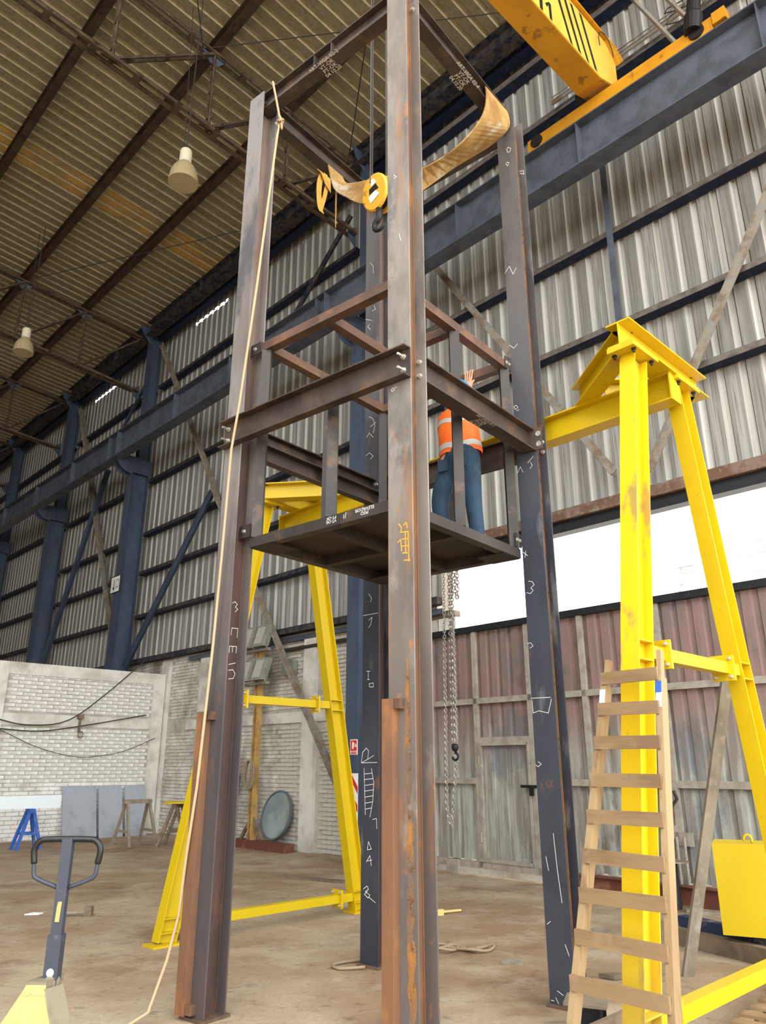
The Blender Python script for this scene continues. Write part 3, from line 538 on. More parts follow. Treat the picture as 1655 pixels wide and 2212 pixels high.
# ------------------------------------------------------------------ lift cage inside the tower
cage = thing('lift_cage', 'rust brown square tube lift cage with deck held inside the tower', 'cage', TP(.96, .93, 3.25))
def tubeb(nm, a, b, s=.08, mt=m_tube, par=None): return part(nm, M().bar(a, b, rect(s, s)), mt, par or cage)
u0, u1, r0, r1 = .205, 1.715, .105, 1.775; e = .04
for z, nm, mt in ((3.29, 'deck_rail', m_ptube), (5.07, 'top_rail', m_tube)):
    q = tubeb(nm, TP(u0, r0+e, z), TP(u1, r0+e, z), mt=mt)
    if nm == 'deck_rail': df = q
    tubeb(nm, TP(u0, r1-e, z), TP(u1, r1-e, z), mt=mt)
    for a in (u0+e, u1-e): tubeb(nm, TP(a, r0+2*e, z), TP(a, r1-2*e, z), mt=mt)
    tubeb('cross_tube', TP(.95, r0+2*e, z), TP(.95, r1-2*e, z), mt=m_deck if z < 4 else mt)
    if z < 4: tubeb('cross_tube', TP(u0+2*e, .93, z), TP(.91, .93, z), mt=m_deck); tubeb('cross_tube', TP(.99, .93, z), TP(u1-2*e, .93, z), mt=m_deck)
    else: tubeb('cross_tube', TP(u0+2*e, .93, z), TP(.91, .93, z))
for a in (u0+e, .86, u1-e):
    for b in (r0+e, r1-e): tubeb('post', TP(a, b, 3.33), TP(a, b, 4.3 if (a == .86 and b < 1) else 5.03), mt=m_ptube)
for a in (u0+e, u1-e): tubeb('post', TP(a, .93, 3.33), TP(a, .93, 5.03), mt=m_ptube)
part('deck_plate', M().box(TP(.96, .94, 3.334), U*.74, R*.82, Z*.004), m_deck, cage)
for a, b in ((u1-.14, r0+.14), (u0+.14, r0+.14), (u1-.14, r1-.14), (u0+.14, r1-.14)): part('corner_gusset', M().box(TP(a, b, 3.246), U*.13, R*.13, Z*.003), m_deck, cage)
for z in (3.4, 5.08):
    k = part('guide_bracket', M().box(TP(1.785, .11, z), U*.065, R*.004, Z*.055).box(TP(1.722, .15, z), U*.004, R*.04, Z*.055), m_ptube, cage); bolt(TP(1.79, .106, z), -R, k, .014, .015)
    k = part('guide_bracket', M().box(TP(.2, 1.735, z), U*.004, R*.05, Z*.06), m_ptube, cage)
    for b in (1.71, 1.755): bolt(TP(.196, b, z), -U, k, .013, .01)
letters(df, 'PISO\nELEVADOR', TP(.50, .105, 3.30), U, -Z, .036, space=.8); letters(df, 'J1', TP(.69, .105, 3.3), U, -Z, .045); letters(df, 'VT-OK\nPT-OK', TP(.82, .105, 3.30), U, -Z, .034, space=.8)

# ------------------------------------------------------------------ worker on the deck
def skin(name, nodes, edges, parent, mt, sub=2, root=0):
    me = bpy.data.meshes.new(name); L = ROOT[parent.name]
    ks = list(nodes); ix = {k: i for i, k in enumerate(ks)}
    me.from_pydata([tuple(TP(*nodes[k][:3])-L) for k in ks], [(ix[a], ix[b]) for a, b in edges], [])
    o = link(name, me, mt, parent); sm = o.modifiers.new('skin', 'SKIN'); sm.use_smooth_shade = True
    d = me.skin_vertices[0].data
    for i, k in enumerate(ks):
        r = nodes[k][3]; d[i].radius = r if isinstance(r, tuple) else (r, r); d[i].use_root = (i == root)
    ss = o.modifiers.new('sub', 'SUBSURF'); ss.levels = sub; ss.render_levels = sub
    return o
zf = 3.338
man = thing('person', 'person in orange vest and blue jeans on the cage deck, hand on the rail', 'person', TP(.56, 1.4, zf))
nd = {'pelvis': (.545, 1.40, 4.16, .125), 'hipL': (.645, 1.40, 4.09, .095), 'hipR': (.435, 1.40, 4.09, .095), 'kneeL': (.735, 1.36, 3.76, .062), 'kneeR': (.415, 1.39, 3.76, .062),
 'ankL': (.735, 1.43, 3.43, .042), 'ankR': (.40, 1.43, 3.43, .042), 'toeL': (.745, 1.57, 3.37, .035), 'toeR': (.39, 1.57, 3.37, .035), 'belly': (.56, 1.42, 4.32, .105), 'chest': (.585, 1.45, 4.47, .11),
 'neck': (.60, 1.48, 4.63, .05), 'head0': (.608, 1.50, 4.73, .075), 'head': (.608, 1.52, 4.81, .09), 'crown': (.608, 1.51, 4.89, .07),
 'shL': (.72, 1.46, 4.545, .055), 'elL': (.77, 1.62, 4.40, .043), 'wrL': (.66, 1.66, 4.42, .028), 'shR': (.43, 1.46, 4.54, .055), 'elR': (.28, 1.47, 4.53, .044), 'wrR': (.55, 1.63, 4.895, .028),
 'paR': (.572, 1.648, 4.965, .03)}
ed = [('pelvis', 'hipL'), ('pelvis', 'hipR'), ('hipL', 'kneeL'), ('hipR', 'kneeR'), ('kneeL', 'ankL'), ('kneeR', 'ankR'), ('ankL', 'toeL'), ('ankR', 'toeR'), ('pelvis', 'belly'), ('belly', 'chest'), ('chest', 'neck'),
 ('neck', 'head0'), ('head0', 'head'), ('head', 'crown'), ('chest', 'shL'), ('shL', 'elL'), ('elL', 'wrL'), ('chest', 'shR'), ('shR', 'elR'), ('elR', 'wrR'), ('wrR', 'paR')]
nd['paL'] = (.64, 1.68, 4.36, .03); ed.append(('wrL', 'paL'))
for i, (dx, lz) in enumerate(((-.034, .85), (-.012, 1.0), (.011, .95), (.033, .8))):   # fingers of the right hand curl over the rail
    a = (.582+dx, 1.662, 5.02, .0098); b = (.585+dx*1.1, 1.675, 5.03+.04*lz, .0092); c = (.588+dx*1.15, 1.69, 5.085+.04*lz, .0086); d_ = (.59+dx*1.15, 1.735, 5.12, .008)
    for n_, q in zip('abcd', (a, b, c, d_)): nd[f'r{i}{n_}'] = q
    ed += [('paR', f'r{i}a'), (f'r{i}a', f'r{i}b'), (f'r{i}b', f'r{i}c'), (f'r{i}c', f'r{i}d')]
    for n_, k in zip('abc', (1, 2, 3)): nd[f'l{i}{n_}'] = (.64+dx*.9-.006*k, 1.69+.006*k, 4.34-.026*k*lz, .0098-.0006*k)
    ed += [('paL', f'l{i}a'), (f'l{i}a', f'l{i}b'), (f'l{i}b', f'l{i}c')]
nd['rt'] = (.535, 1.65, 4.965, .012); nd['ru'] = (.52, 1.668, 5.0, .010); ed += [('paR', 'rt'), ('rt', 'ru')]
nd['lt'] = (.60, 1.68, 4.36, .012); nd['lu'] = (.585, 1.69, 4.33, .010); ed += [('paL', 'lt'), ('lt', 'lu')]
body = skin('body', nd, ed, man, m_skin)
fm = M()
hc = TP(.608, 1.52, 4.81)
for sg in (-1, 1): fm.lathe(hc+U*(.034*sg)+R*.085, R, [(.001, 0), (.012, .001), (.010, .006), (.001, .009)], 10)
part('eyes', fm, m_signw, man)
part('nose', M().slab([hc+R*.088+Z*.012, hc+R*.118-Z*.032, hc+R*.085-Z*.036+U*.018, hc+R*.085-Z*.036-U*.018], U*.003), m_skin, man)
part('mouth', M().box(hc+R*.085-Z*.055, U*.024, R*.006, Z*.005), m_red, man)
for sg in (-1, 1): part('ear', M().lathe(hc+U*(.088*sg), U*sg, [(.03, 0), (.032, .006), (.02, .014), (.004, .01)], 10), m_skin, man)
def sub_(keys, grow): return {k: (*nd[k][:3], nd[k][3]*grow+.008) for k in keys}
kj = ['pelvis', 'hipL', 'hipR', 'kneeL', 'kneeR']; jn = sub_(kj, 1.08)
jn['kneeL'] = (*nd['kneeL'][:3], .082); jn['kneeR'] = (*nd['kneeR'][:3], .08); jn['cuL'] = (.738, 1.42, 3.45, .066); jn['cuR'] = (.402, 1.42, 3.44, .066); jn['cvL'] = (.738, 1.425, 3.385, .07); jn['cvR'] = (.40, 1.425, 3.375, .07)
jn['waist'] = (.548, 1.402, 4.24, .135)
skin('jeans', jn, [('waist', 'pelvis'), ('pelvis', 'hipL'), ('pelvis', 'hipR'), ('hipL', 'kneeL'), ('hipR', 'kneeR'), ('kneeL', 'cuL'), ('kneeR', 'cuR'), ('cuL', 'cvL'), ('cuR', 'cvR')], man, m_jean)
pk = M()
for sg, a in ((1, .64), (-1, .45)): pk.box(TP(a, 1.287, 4.05), U*.05, R*.004, Z*.055)
part('back_pocket', pk, m_jean, man)
sn = sub_(['shL', 'elL', 'wrL', 'shR', 'elR'], 1.05); sn['chest'] = (*nd['chest'][:3], .115); sn['wrR'] = (.508, 1.604, 4.84, .037)
skin('shirt', {k: sn[k] for k in ('chest', 'shL', 'elL', 'wrL', 'shR', 'elR', 'wrR')}, [('chest', 'shL'), ('shL', 'elL'), ('elL', 'wrL'), ('chest', 'shR'), ('shR', 'elR'), ('elR', 'wrR')], man, m_navyc)
ring = [(4.15, .205, .15, .545), (4.19, .205, .15, .545), (4.20, .203, .15, .548), (4.245, .2, .148, .552), (4.25, .2, .148, .553), (4.36, .195, .15, .568), (4.44, .195, .152, .578), (4.445, .195, .152, .579), (4.49, .198, .15, .583), (4.495, .198, .15, .583), (4.56, .2, .14, .583), (4.61, .13, .1, .58), (4.63, .075, .075, .577)]
def vrow(z, a, b, c): return [TP(c+a*math.cos(2*math.pi*k/28)*(1+.03*math.sin(5*k)), 1.43+(z-4.2)*.09+b*math.sin(2*math.pi*k/28), z+.012*math.sin(k*.9)) for k in range(28)]
def vband(i, j, nm, mt, gr=0):
    m = M(); rows_ = [vrow(z, a+gr, b+gr, c) for z, a, b, c in ring[i:j+1]]; vs_ = [p for r_ in rows_ for p in r_]
    m.add(vs_, [(q*28+k, q*28+(k+1) % 28, (q+1)*28+(k+1) % 28, (q+1)*28+k) for q in range(len(rows_)-1) for k in range(28)]); return part(nm, m, mt, man, smooth=True)
vband(0, 12, 'vest', m_vest); vband(1, 3, 'reflective_band', m_refl, .003); vband(7, 8, 'reflective_band', m_refl, .003)
hp = TP(.605, 1.505, 4.83); part('helmet', M().lathe(hp, Z, [(.115, 0), (.122, .002), (.12, .02), (.112, .05), (.09, .085), (.05, .108), (.0, .115)], 24).slab([hp+R*.09+U*.1, hp+R*.17+U*.06, hp+R*.17-U*.06, hp+R*.09-U*.1], Z*.008), m_hat, man, smooth=False)
for a in (.742, .395): part('boot', M().lathe(TP(a, 1.43, zf), Z, [(.048, 0), (.05, .03), (.045, .08), (.044, .1)], 14).slab([TP(a+.045, 1.43, zf), TP(a+.045, 1.57, zf), TP(a, 1.62, zf), TP(a-.045, 1.57, zf), TP(a-.045, 1.43, zf)], Z*.055), m_boot, man)

# ------------------------------------------------------------------ slings, hook block and rope on the tower
def ribbon(A, B, th):
    m = M(); n = len(A); vs_ = A+B; t = [(B[i]-A[i]).cross((A[min(i+1, n-1)]-A[max(i-1, 0)])).normalized()*th for i in range(n)]
    m.add(vs_+[A[i]+t[i] for i in range(n)]+[B[i]+t[i] for i in range(n)], [(i, i+1, n+i+1, n+i) for i in range(n-1)]+[(2*n+i, 3*n+i, 3*n+i+1, 2*n+i+1) for i in range(n-1)]+[(i, 2*n+i, 2*n+i+1, i+1) for i in range(n-1)]+[(n+i, n+i+1, 3*n+i+1, 3*n+i) for i in range(n-1)]+[(0, n, 3*n, 2*n), (n-1, 3*n-1, 4*n-1, 2*n-1)])
    return m
def spl(P, k=5):
    P = [V(p) for p in P]; o = []
    for i in range(len(P)-1):
        a, b, c, d = P[max(i-1, 0)], P[i], P[i+1], P[min(i+2, len(P)-1)]
        for j in range(k):
            t = j/k; o.append(.5*((2*b)+(c-a)*t+(2*a-5*b+4*c-d)*t*t+(3*b-a-3*c+d)*t**3))
    return o+[P[-1]]
A_ = spl([TP(.2, 1.38, 7.985), TP(.1, 1.38, 7.99), TP(.03, 1.33, 7.9), TP(.02, 1.285, 7.62), TP(.08, 1.204, 7.36), TP(.25, 1.132, 7.163), TP(.5, 1.12, 7.12), TP(.8, 1.0, 7.02), TP(.98, .9, 6.95)])
B_ = spl([TP(.2, 1.67, 7.985), TP(.1, 1.67, 7.99), TP(.03, 1.70, 7.93), TP(.02, 1.752, 7.855), TP(.06, 1.78, 7.74), TP(.25, 1.72, 7.60), TP(.5, 1.46, 7.30), TP(.8, 1.12, 6.86), TP(.98, .93, 6.72)])
solo('web_sling', ribbon(A_, B_, .012), m_sling, TP(.1, 1.5, 7.8), 'wide worn tan web sling wrapped over the right tower beam', 'sling')
A_ = spl([TP(1.82, 1.2, 7.76), TP(1.75, 1.2, 7.633), TP(1.55, 1.181, 7.517), TP(1.35, 1.175, 7.439), TP(1.12, 1.05, 7.2)]); B_ = spl([TP(1.82, .97, 7.76), TP(1.75, .999, 7.431), TP(1.55, .967, 7.183), TP(1.35, .995, 7.003), TP(1.12, .98, 6.9)])
solo('web_sling', ribbon(A_, B_, .012), m_sling, TP(1.5, 1.1, 7.4), 'brown web sling sagging between the rear beam and the hook block', 'sling')
st = M()
A_ = spl([TP(1.80, .84, 7.55), TP(1.79, .80, 7.44), TP(1.79, .79, 7.3), TP(1.79, .81, 7.12), TP(1.79, .84, 7.06)]); st = ribbon(A_, [p+R*.07 for p in A_], .006)
A2 = spl([TP(1.8, .9, 7.6), TP(1.78, .92, 7.48), TP(1.78, .9, 7.4), TP(1.78, .87, 7.25), TP(1.79, .83, 7.07)]); mm = ribbon(A2, [p+R*.05 for p in A2], .006); st.add(mm.v, mm.f)
mm = ribbon(spl([TP(1.8, .8, 7.58), TP(1.76, .82, 7.52), TP(1.76, .88, 7.42)]), spl([TP(1.8, .98, 7.58), TP(1.76, .96, 7.52), TP(1.76, .97, 7.36)]), .008); st.add(mm.v, mm.f)
solo('tan_strap', st, m_strap, TP(1.8, .87, 7.4), 'tan strap loops dangling from the rear left tower beam', 'strap')
mm = ribbon(spl([TP(1.8, 1.05, 7.62), TP(1.78, 1.06, 7.5), TP(1.79, 1.075, 7.25), TP(1.79, 1.085, 7.0)]), spl([TP(1.8, 1.08, 7.62), TP(1.78, 1.085, 7.5), TP(1.79, 1.095, 7.25), TP(1.79, 1.09, 7.0)]), .004)
solo('strap_tail', mm, m_strap, TP(1.79, 1.07, 7.4), 'narrow strap tail hanging beside the tan strap loops', 'strap')
hb = thing('hook_block', 'yellow round hook block of the overhead crane hanging in the tower', 'hook', TP(1.0, .86, 6.84))
hn = V((-.72, -.62, -.22)).normalized(); hcn = TP(1.0, .86, 6.84)
for sg in (-1, 1): part('cheek_plate', M().lathe(hcn+hn*(.06*sg), hn*sg, [(.17, -.02), (.18, -.012), (.18, .0), (.165, .012), (.0, .016)], 32), m_hook, hb)
part('sheave', M().lathe(hcn, hn, [(.14, -.03), (.15, -.025), (.12, 0), (.15, .025), (.14, .03)], 28), m_iron, hb)
hx = hn.cross(Z).normalized(); hy = hx.cross(hn)
part('label_panel', M().slab([hcn+hn*.077+hx*a+hy*b for a, b in ((-.075, -.06), (.06, -.09), (.075, -.02), (-.03, .0))], hn*.002).slab([hcn+hn*.077+hx*a+hy*b for a, b in ((-.06, .07), (.01, .06), (.02, .12), (-.03, .125))], hn*.002), m_signw, hb)
part('label_panel', M().slab([hcn+hn*.077+hx*a+hy*b for a, b in ((-.075, .0), (.06, .0), (.05, .05), (-.05, .06))], hn*.0015), m_iron, hb)
hk = [hcn-Z*.16, hcn-Z*.27]+[hcn-Z*.36+(U*math.cos(a)+Z*math.sin(a))*.06 for a in [math.pi/2-.3-k*.42 for k in range(11)]]
part('hook', M().tube(hk, [.035, .03]+[.03-.0015*k for k in range(11)], 10), m_iron, hb, smooth=True)
for a, b in ((1.03, .76), (.97, .93), (1.04, .80), (.96, .97)): part('wire_rope', M().tube([TP(a, b, 6.92), TP(a, b, 11.5)], .008, 6), m_wire, hb)
ln = spl([TP(1.66, .01, 7.99), TP(1.62, .02, 7.8), TP(1.57, .03, 7.56), TP(1.535, .02, 7.43)], 5); knot = TP(1.535, .02, 7.43)
rp = thing('tag_rope', 'pale hemp rope knotted to the upper tower beam, running down the left column', 'rope', knot)
part('rope_line', M().tube(ln+[TP(1.54, .0, 7.2), TP(1.62, -.06, 5.6), TP(1.70, -.1, 4.45), TP(1.765, -.1, 4.05), TP(1.83, -.07, 3.18), TP(1.86, -.07, 2.45), TP(1.92, -.075, 1.46), TP(1.97, -.085, 1.0)]+[V(p) for p in ((-1.42, 5.85, .62), (-1.47, 5.82, .35), (-1.55, 5.75, .06), (-1.66, 5.6, .012), (-1.8, 5.3, .012))], .011, 8), m_rope, rp, smooth=True)
part('rope_line', M().tube([TP(1.72, .16, 7.985), TP(1.66, .01, 7.99)], .011, 6), m_rope, rp)
part('knot', M().tube([knot+(U*math.cos(a)*.035+R*math.sin(a*1.3)*.03+Z*(math.sin(a*2)*.03-.02)) for a in [k*.6 for k in range(22)]], .012, 6).tube([knot, knot+Z*-.08-U*.03, knot-Z*.13-U*.035], .011, 6), m_rope, rp, smooth=True)

# ------------------------------------------------------------------ yellow gantry
ga = thing('yellow_gantry', 'bright yellow A frame gantry passing behind the tower', 'gantry', GP(0, 0, 0))
GS = 2.425; HLF = lambda z: 1.248-.1915*z
def gbar(nm, a, b, prof, up=Z, mt=None, par=None): return part(nm, M().bar(a, b, prof, up=up), mt or m_yel, par or ga)
for gs_ in (-1, 1):
    gu = GS*gs_; lg = {}
    for nf in (-1, 1):
        zt = 4.6; mt = m_yeld if (gs_ < 0 and nf < 0) else m_ylw if gs_ > 0 else m_yel
        l = gbar('leg', GP(gu, nf*HLF(.02), .02), GP(gu, nf*HLF(zt), zt), ipro(.125, .194, .011, .008), up=GR, mt=mt); lg[nf] = l
        part('foot_plate', M().box(GP(gu, nf*1.248, .01), GU*.11, GR*.16, Z*.01), m_yel, l)
        for z in ((.3 if gs_ < 0 else .17), 2.3):
            for dz in (-.06, .06): part('web_stiffener', M().box(GP(gu-.034, nf*HLF(z+dz), z+dz), GU*.028, GR*.086, Z*.005), mt, l)
        part('cap_plate', M().box(GP(gu, nf*.37, 4.62), GU*.11, GR*.2, Z*.02), m_yel, l)
        for du in (-.08, .08):
            for dr in (-.14, .14): part('bolt', M().lathe(GP(gu+du, nf*.37+dr, 4.6), -Z, [(.018, 0), (.018, .014), (.01, .014), (.01, .035)], 6), m_iron, l)
    for z in ((.3 if gs_ < 0 else .17), 2.3):
        h = HLF(z)-.097; s_ = gbar('strut', GP(gu, -h, z), GP(gu, h, z), rect(.09, .085), mt=m_ylw if gs_ > 0 else m_yel)
        for q in (-1, 1):
            y_ = q*(h-.2)
            f = part('joint_flange', M().box(GP(gu, y_, z), GU*.085, GR*.012, Z*.095), m_yel, s_)
            for du in (-.06, .06):
                for dz in (-.068, .068): part('bolt', M().lathe(GP(gu+du, y_-.012, z+dz), -GR, [(.014, 0), (.014, .012), (.008, .012), (.008, .03)], 6), m_bolt, s_)
    hd = gbar('header_beam', GP(gu, -.57, 4.74), GP(gu, .79, 4.74), ipro(.2, .2, .012, .009))
    gi = -gs_
    gbar('diagonal_beam', GP(gu+gi*.03, -.42, 4.74), GP(gu+gi*.8, .19, 4.74), ipro(.16, .2, .012, .009)); gbar('diagonal_beam', GP(gu+gi*.03, .74, 4.74), GP(gu+gi*.58, .24, 4.74), ipro(.16, .2, .012, .009))
gd = gbar('girder', GP(-GS-.06, .17, 4.52), GP(GS+.3, .17, 4.52), ipro(.16, .24, .014, .01))
part('end_plate', M().box(GP(-GS-.066, .17, 4.52), GU*.006, GR*.085, Z*.125), m_yel, gd); part('end_plate', M().box(GP(GS+.306, .17, 4.52), GU*.006, GR*.085, Z*.125), m_yel, gd)
# chain hoist on the girder
ho = thing('chain_hoist', 'hand chain hoist hanging from the yellow girder with long steel chains', 'hoist', GP(-.03, .17, 4.3))
part('trolley', M().box(GP(-.03, .07, 4.44), GU*.07, GR*.012, Z*.14).box(GP(-.03, .27, 4.44), GU*.07, GR*.012, Z*.14).tube([GP(-.03, .07, 4.34), GP(-.03, .27, 4.34)], .015, 8), m_pole, ho)
part('gear_case', M().lathe(GP(-.03, .08, 4.14), GR, [(.0, 0), (.1, .0), (.12, .03), (.12, .14), (.1, .17), (0, .17)], 20), m_iron, ho)
def chain(nm, pts, par, ll=.045, r=.0055, wdt=.016):
    pts = [V(p) for p in pts]; m = M(); i = 0
    for a, b in zip(pts, pts[1:]):
        L = (b-a).length; n = max(1, round(L/(ll*.72))); d = (b-a)/L; x = d.orthogonal().normalized(); y = d.cross(x)
        x, y = (x+y).normalized(), (y-x).normalized()
        for k in range(n):
            c = a.lerp(b, (k+.5)/n); s_ = x if (k+i) % 2 else y
            m.tube([c+d*(math.sin(q)*ll/2)+s_*(math.cos(q)*wdt) for q in [j*math.pi/3 for j in range(6)]], r, 4, closed=True)
        i += n
    return part(nm, m, m_chain, par)
chain('load_chain', [GP(-.016, .17, 4.1), GP(-.022, .17, 1.82)], ho); chain('load_chain', [GP(-.058, .16, 4.1), GP(-.05, .17, 1.82)], ho)
chain('hand_chain', [GP(.04, .17, 4.1), GP(.08, .17, 1.25), GP(.03, .17, 1.08)], ho, .04, .0045, .013); chain('hand_chain', [GP(-.075, .15, 4.1), GP(-.03, .19, 1.62), GP(-.005, .17, 1.3), GP(.03, .17, 1.08)], ho, .04, .0045, .013)
chain('slack_chain', [GP(-.095, .17, 4.1), GP(-.095, .17, 3.2), GP(-.12, .17, 3.14), GP(-.13, .17, 3.25), GP(-.13, .17, 4.1)], ho)
part('load_hook', M().lathe(GP(-.036, .17, 1.8), -Z, [(.0, 0), (.03, .01), (.034, .04), (.022, .07), (.0, .075)], 12).tube([GP(-.036, .17, 1.72)+(GU*math.cos(a)+Z*math.sin(a))*.034-Z*.035 for a in [math.pi/2+k*.5 for k in range(10)]], .011, 8), m_iron, ho, smooth=True)

# ------------------------------------------------------------------ overhead crane
oc = thing('overhead_crane', 'amber overhead crane bridge with black stripes at the top right', 'crane', H(4.2, 6, 11.5))
s0, s1 = 4.0, 4.41
g = M().slab([H(s1, -3.5, 11.5), H(s1, 8.43, 11.5), H(s1, 9.0, 11.72), H(s1, 9.0, 12.5), H(s1, -3.5, 12.5)], D*(s0-s1))
bx = part('bridge_box', g, m_crane, oc)
sf = part('side_plate', M().slab([H(s0-.002, -3.5, 11.515), H(s0-.002, 8.42, 11.515), H(s0-.002, 8.98, 11.73), H(s0-.002, 8.98, 12.48), H(s0-.002, -3.5, 12.48)], D*-.008), m_crside, oc)
part('top_flange', M().box(H((s0+s1)/2, 2.75, 12.52), D*.27, N*6.25, Z*.02), m_crane, oc)
part('side_lip', M().slab([H(s0-.06, 9.0, 12.2), H(s0-.06, 9.2, 12.45), H(s0-.06, 9.05, 12.5), H(s0-.06, 8.7, 12.5)], D*.05), m_crane, oc)
pl = lambda t, z: H(s0-.011, t, z)
for q in ([(6.843, 11.9), (6.843, 11.534), (6.911, 11.531), (6.93, 11.9)], [(7.25, 12.45), (7.33, 12.45), (7.66, 11.523), (7.59, 11.535)], [(7.49, 12.45), (7.57, 12.45), (7.883, 11.535), (7.811, 11.548)], [(7.70, 12.423), (7.77, 12.425), (8.108, 11.528), (8.036, 11.551)], [(7.95, 12.447), (8.023, 12.449), (8.332, 11.55), (8.256, 11.564)]): part('black_stripe', M().slab([pl(*p) for p in q], D*-.002), m_black, sf)
part('number_one', M().slab([pl(*p) for p in ((6.99, 11.76), (7.03, 11.72), (7.075, 11.80), (7.08, 11.545), (7.14, 11.545), (7.14, 11.87), (7.09, 11.87))], D*-.002), m_black, sf)
ec = part('end_carriage', M().bar(H(5.5, 8.72, 11.38), H(2.4, 8.72, 11.38), rect(.16, .24)), m_crane, oc)
for s in (5.32, 2.62): part('wheel', M().lathe(H(s, 8.66, 11.39), N, [(.06, -.05), (.11, -.05), (.11, .05), (.13, .05), (.13, .07), (.0, .07)], 20), m_iron, oc)
part('wheel_guard', M().box(H(2.3, 8.72, 11.42), D*.09, N*.1, Z*.1), m_crane, oc)
part('drive_motor', M().lathe(H(2.66, 8.62, 11.42), V((.1, -.15, 1)), [(.0, 0), (.12, .0), (.13, .25), (.1, .3), (.09, .6), (.12, .62), (.12, .9), (0, .95)], 16), m_iron, oc)
for a, b in ((3.95, 9.05), (4.46, 8.55)): part('buffer_lug', M().box(H(a, b, 11.55), D*.03, N*.05, Z*.06), m_iron, oc)
part('cable_loop', M().tube([H(3.93, 8.6+.22*math.cos(a), 12.2+.3*math.sin(a)) for a in [k*.5 for k in range(8)]], .008, 6), m_cable, oc)
for ti, (sa, za) in enumerate(((3.2, 12.45), (2.78, 12.25))):
    part('collector_arm', M().bar(H(sa+.55, 9.0, za+1.3), H(sa, 9.45, za-.05), rect(.05, .05)), m_brace, oc)
bb = thing('busbar_rail', 'dark conductor rails along the wall above the runway, upper right', 'conduit', H(4, 9.7, 13.1))
for dz, rr in ((0, .02), (.08, .012), (-.07, .03)): part('conductor', M().tube([H(5.6, 9.72, 13.28+dz), H(-1, 9.72, 13.28+dz)], rr, 6), m_brace, bb)
part('loose_cable', M().tube([H(3.0+.35*math.sin(k*.9), 9.6, 13.0+.02*k+.18*math.cos(k*.8)) for k in range(14)], .01, 5), m_cable, bb)

# ------------------------------------------------------------------ pendant lamps
def lampf(P, zr, lab, r):
    P = V(P); t = thing('pendant_lamp', lab, 'lamp', P, 'high bay lamps under the roof')
    part('ballast', M().lathe(P, Z, [(.0, .70), (.095, .70), (.105, .67), (.105, .44), (.08, .40), (0, .40)], 20), m_lamp, t)
    part('shade', M().lathe(P, Z, [(r, .0), (r*1.02, .01), (r*1.0, .08), (r*.94, .18), (r*.82, .28), (r*.62, .36), (.1, .43)], 32), m_shade, t)
    part('lens_cover', M().lathe(P+Z*.02, Z, [(0, 0), (r*.98, 0), (r*.98, .004), (0, .004)], 32), m_lens, t)
    part('drop_wire', M().tube([P+Z*.70, V((P.x, P.y, zr))+N*.02], .012, 6).tube([P+Z*.70+D*.08, V((P.x, P.y, zr))+D*.35], .009, 6), m_cable, t)
lampf((-3.46, 10.5, 11.15), 15.6, 'cream high bay lamp nearest the tower, hanging from the roof', .25)
lampf((-9.2, 16.9, 11.6), 15.5, 'cream high bay lamp at the far left, hanging from the roof', .24)

# ------------------------------------------------------------------ ladder
ld = thing('wooden_ladder', 'pale home made wooden ladder leaning on the dusty yellow leg', 'ladder', GP(-2.5, -1.55, 0))
def lp(gu, z, off=0.): return GP(gu, -1.62+.2898*z, z)+(GR*-.96+Z*.28)*off
gl = lambda z: -2.205-.048*z; gr_ = lambda z: -2.79+.062*z
for gf, nm, zt in ((gl, 0, 2.23), (gr_, 1, 2.26)):
    m = M(); a, b = .019, .036; pr = [(-b, -a), (b, -a), (b, a), (-b, a)]
    m.bar(lp(gf(.0), .0), lp(gf(zt-.16), zt-.16), pr, up=GU)
    part('rail', m, m_wood, ld); m = M().bar(lp(gf(zt-.16), zt-.16), lp(gf(zt), zt), [(-.02, -.014), (.022, -.014), (.022, .014), (-.02, .014)], up=GU); part('rail_tip', m, m_wood, ld)
for i, z in enumerate((2.105, 1.915, 1.715, 1.515, 1.315, 1.11, .925, .725, .515, .31, .12)):
    part('rung', M().bar(lp(gl(z)+.012, z+.004*(i % 3-1), .047), lp(gr_(z)-.004, z-.006*(i % 2), .047), rect(.02, .074)), m_wood2, ld)
m_pale = mat('pale_blue_smear', (176, 192, 204), .6)
for g_, z_, h_, mt_ in ((gr_, 2.03, .035, m_bluep), (gr_, 1.955, .045, m_pale), (gl, 1.99, .05, m_pale)): part('paint_smear', M().box(lp(g_(z_), z_, .0375), GU*.0185, (GR*.28+Z*.96)*h_, (GR*.96-Z*.28)*.0012), mt_, ld)

# ------------------------------------------------------------------ pallet jack
PJ = V((-1.70, 4.42, 0)); X_, Y_ = V((1, 0, 0)), V((0, 1, 0))
pj = thing('pallet_jack', 'cream pallet jack with black loop handle at the lower left', 'pallet jack', PJ)
hz = 1.225; hp_ = lambda x, z: PJ+X_*x+Z*z
part('shaft', M().box(PJ+Z*.87, X_*.028, Y_*.02, Z*.36), m_jackd, pj); part('shaft_sleeve', M().box(PJ+Z*.62, X_*.036, Y_*.03, Z*.15), m_jackd, pj)
lp1 = spl([hp_(-.17, hz-.12), hp_(-.178, hz-.05), hp_(-.15, hz-.008), hp_(-.1, hz), hp_(.1, hz), hp_(.15, hz-.008), hp_(.178, hz-.05), hp_(.17, hz-.12)], 5)
part('handle_grip', M().tube(lp1, .0165, 10), m_grip, pj, smooth=True)
for sg in (-1, 1): part('handle_arm', M().tube(spl([hp_(.17*sg, hz-.11), hp_(.165*sg, hz-.17), hp_(.14*sg, hz-.195), hp_(.03*sg, hz-.235)], 4), .0115, 8), m_jackd, pj, smooth=True)
part('release_lever', M().slab([hp_(-.03, hz-.075), hp_(-.11, hz-.082), hp_(-.03, hz-.062)], Y_*.006), m_jackd, pj)
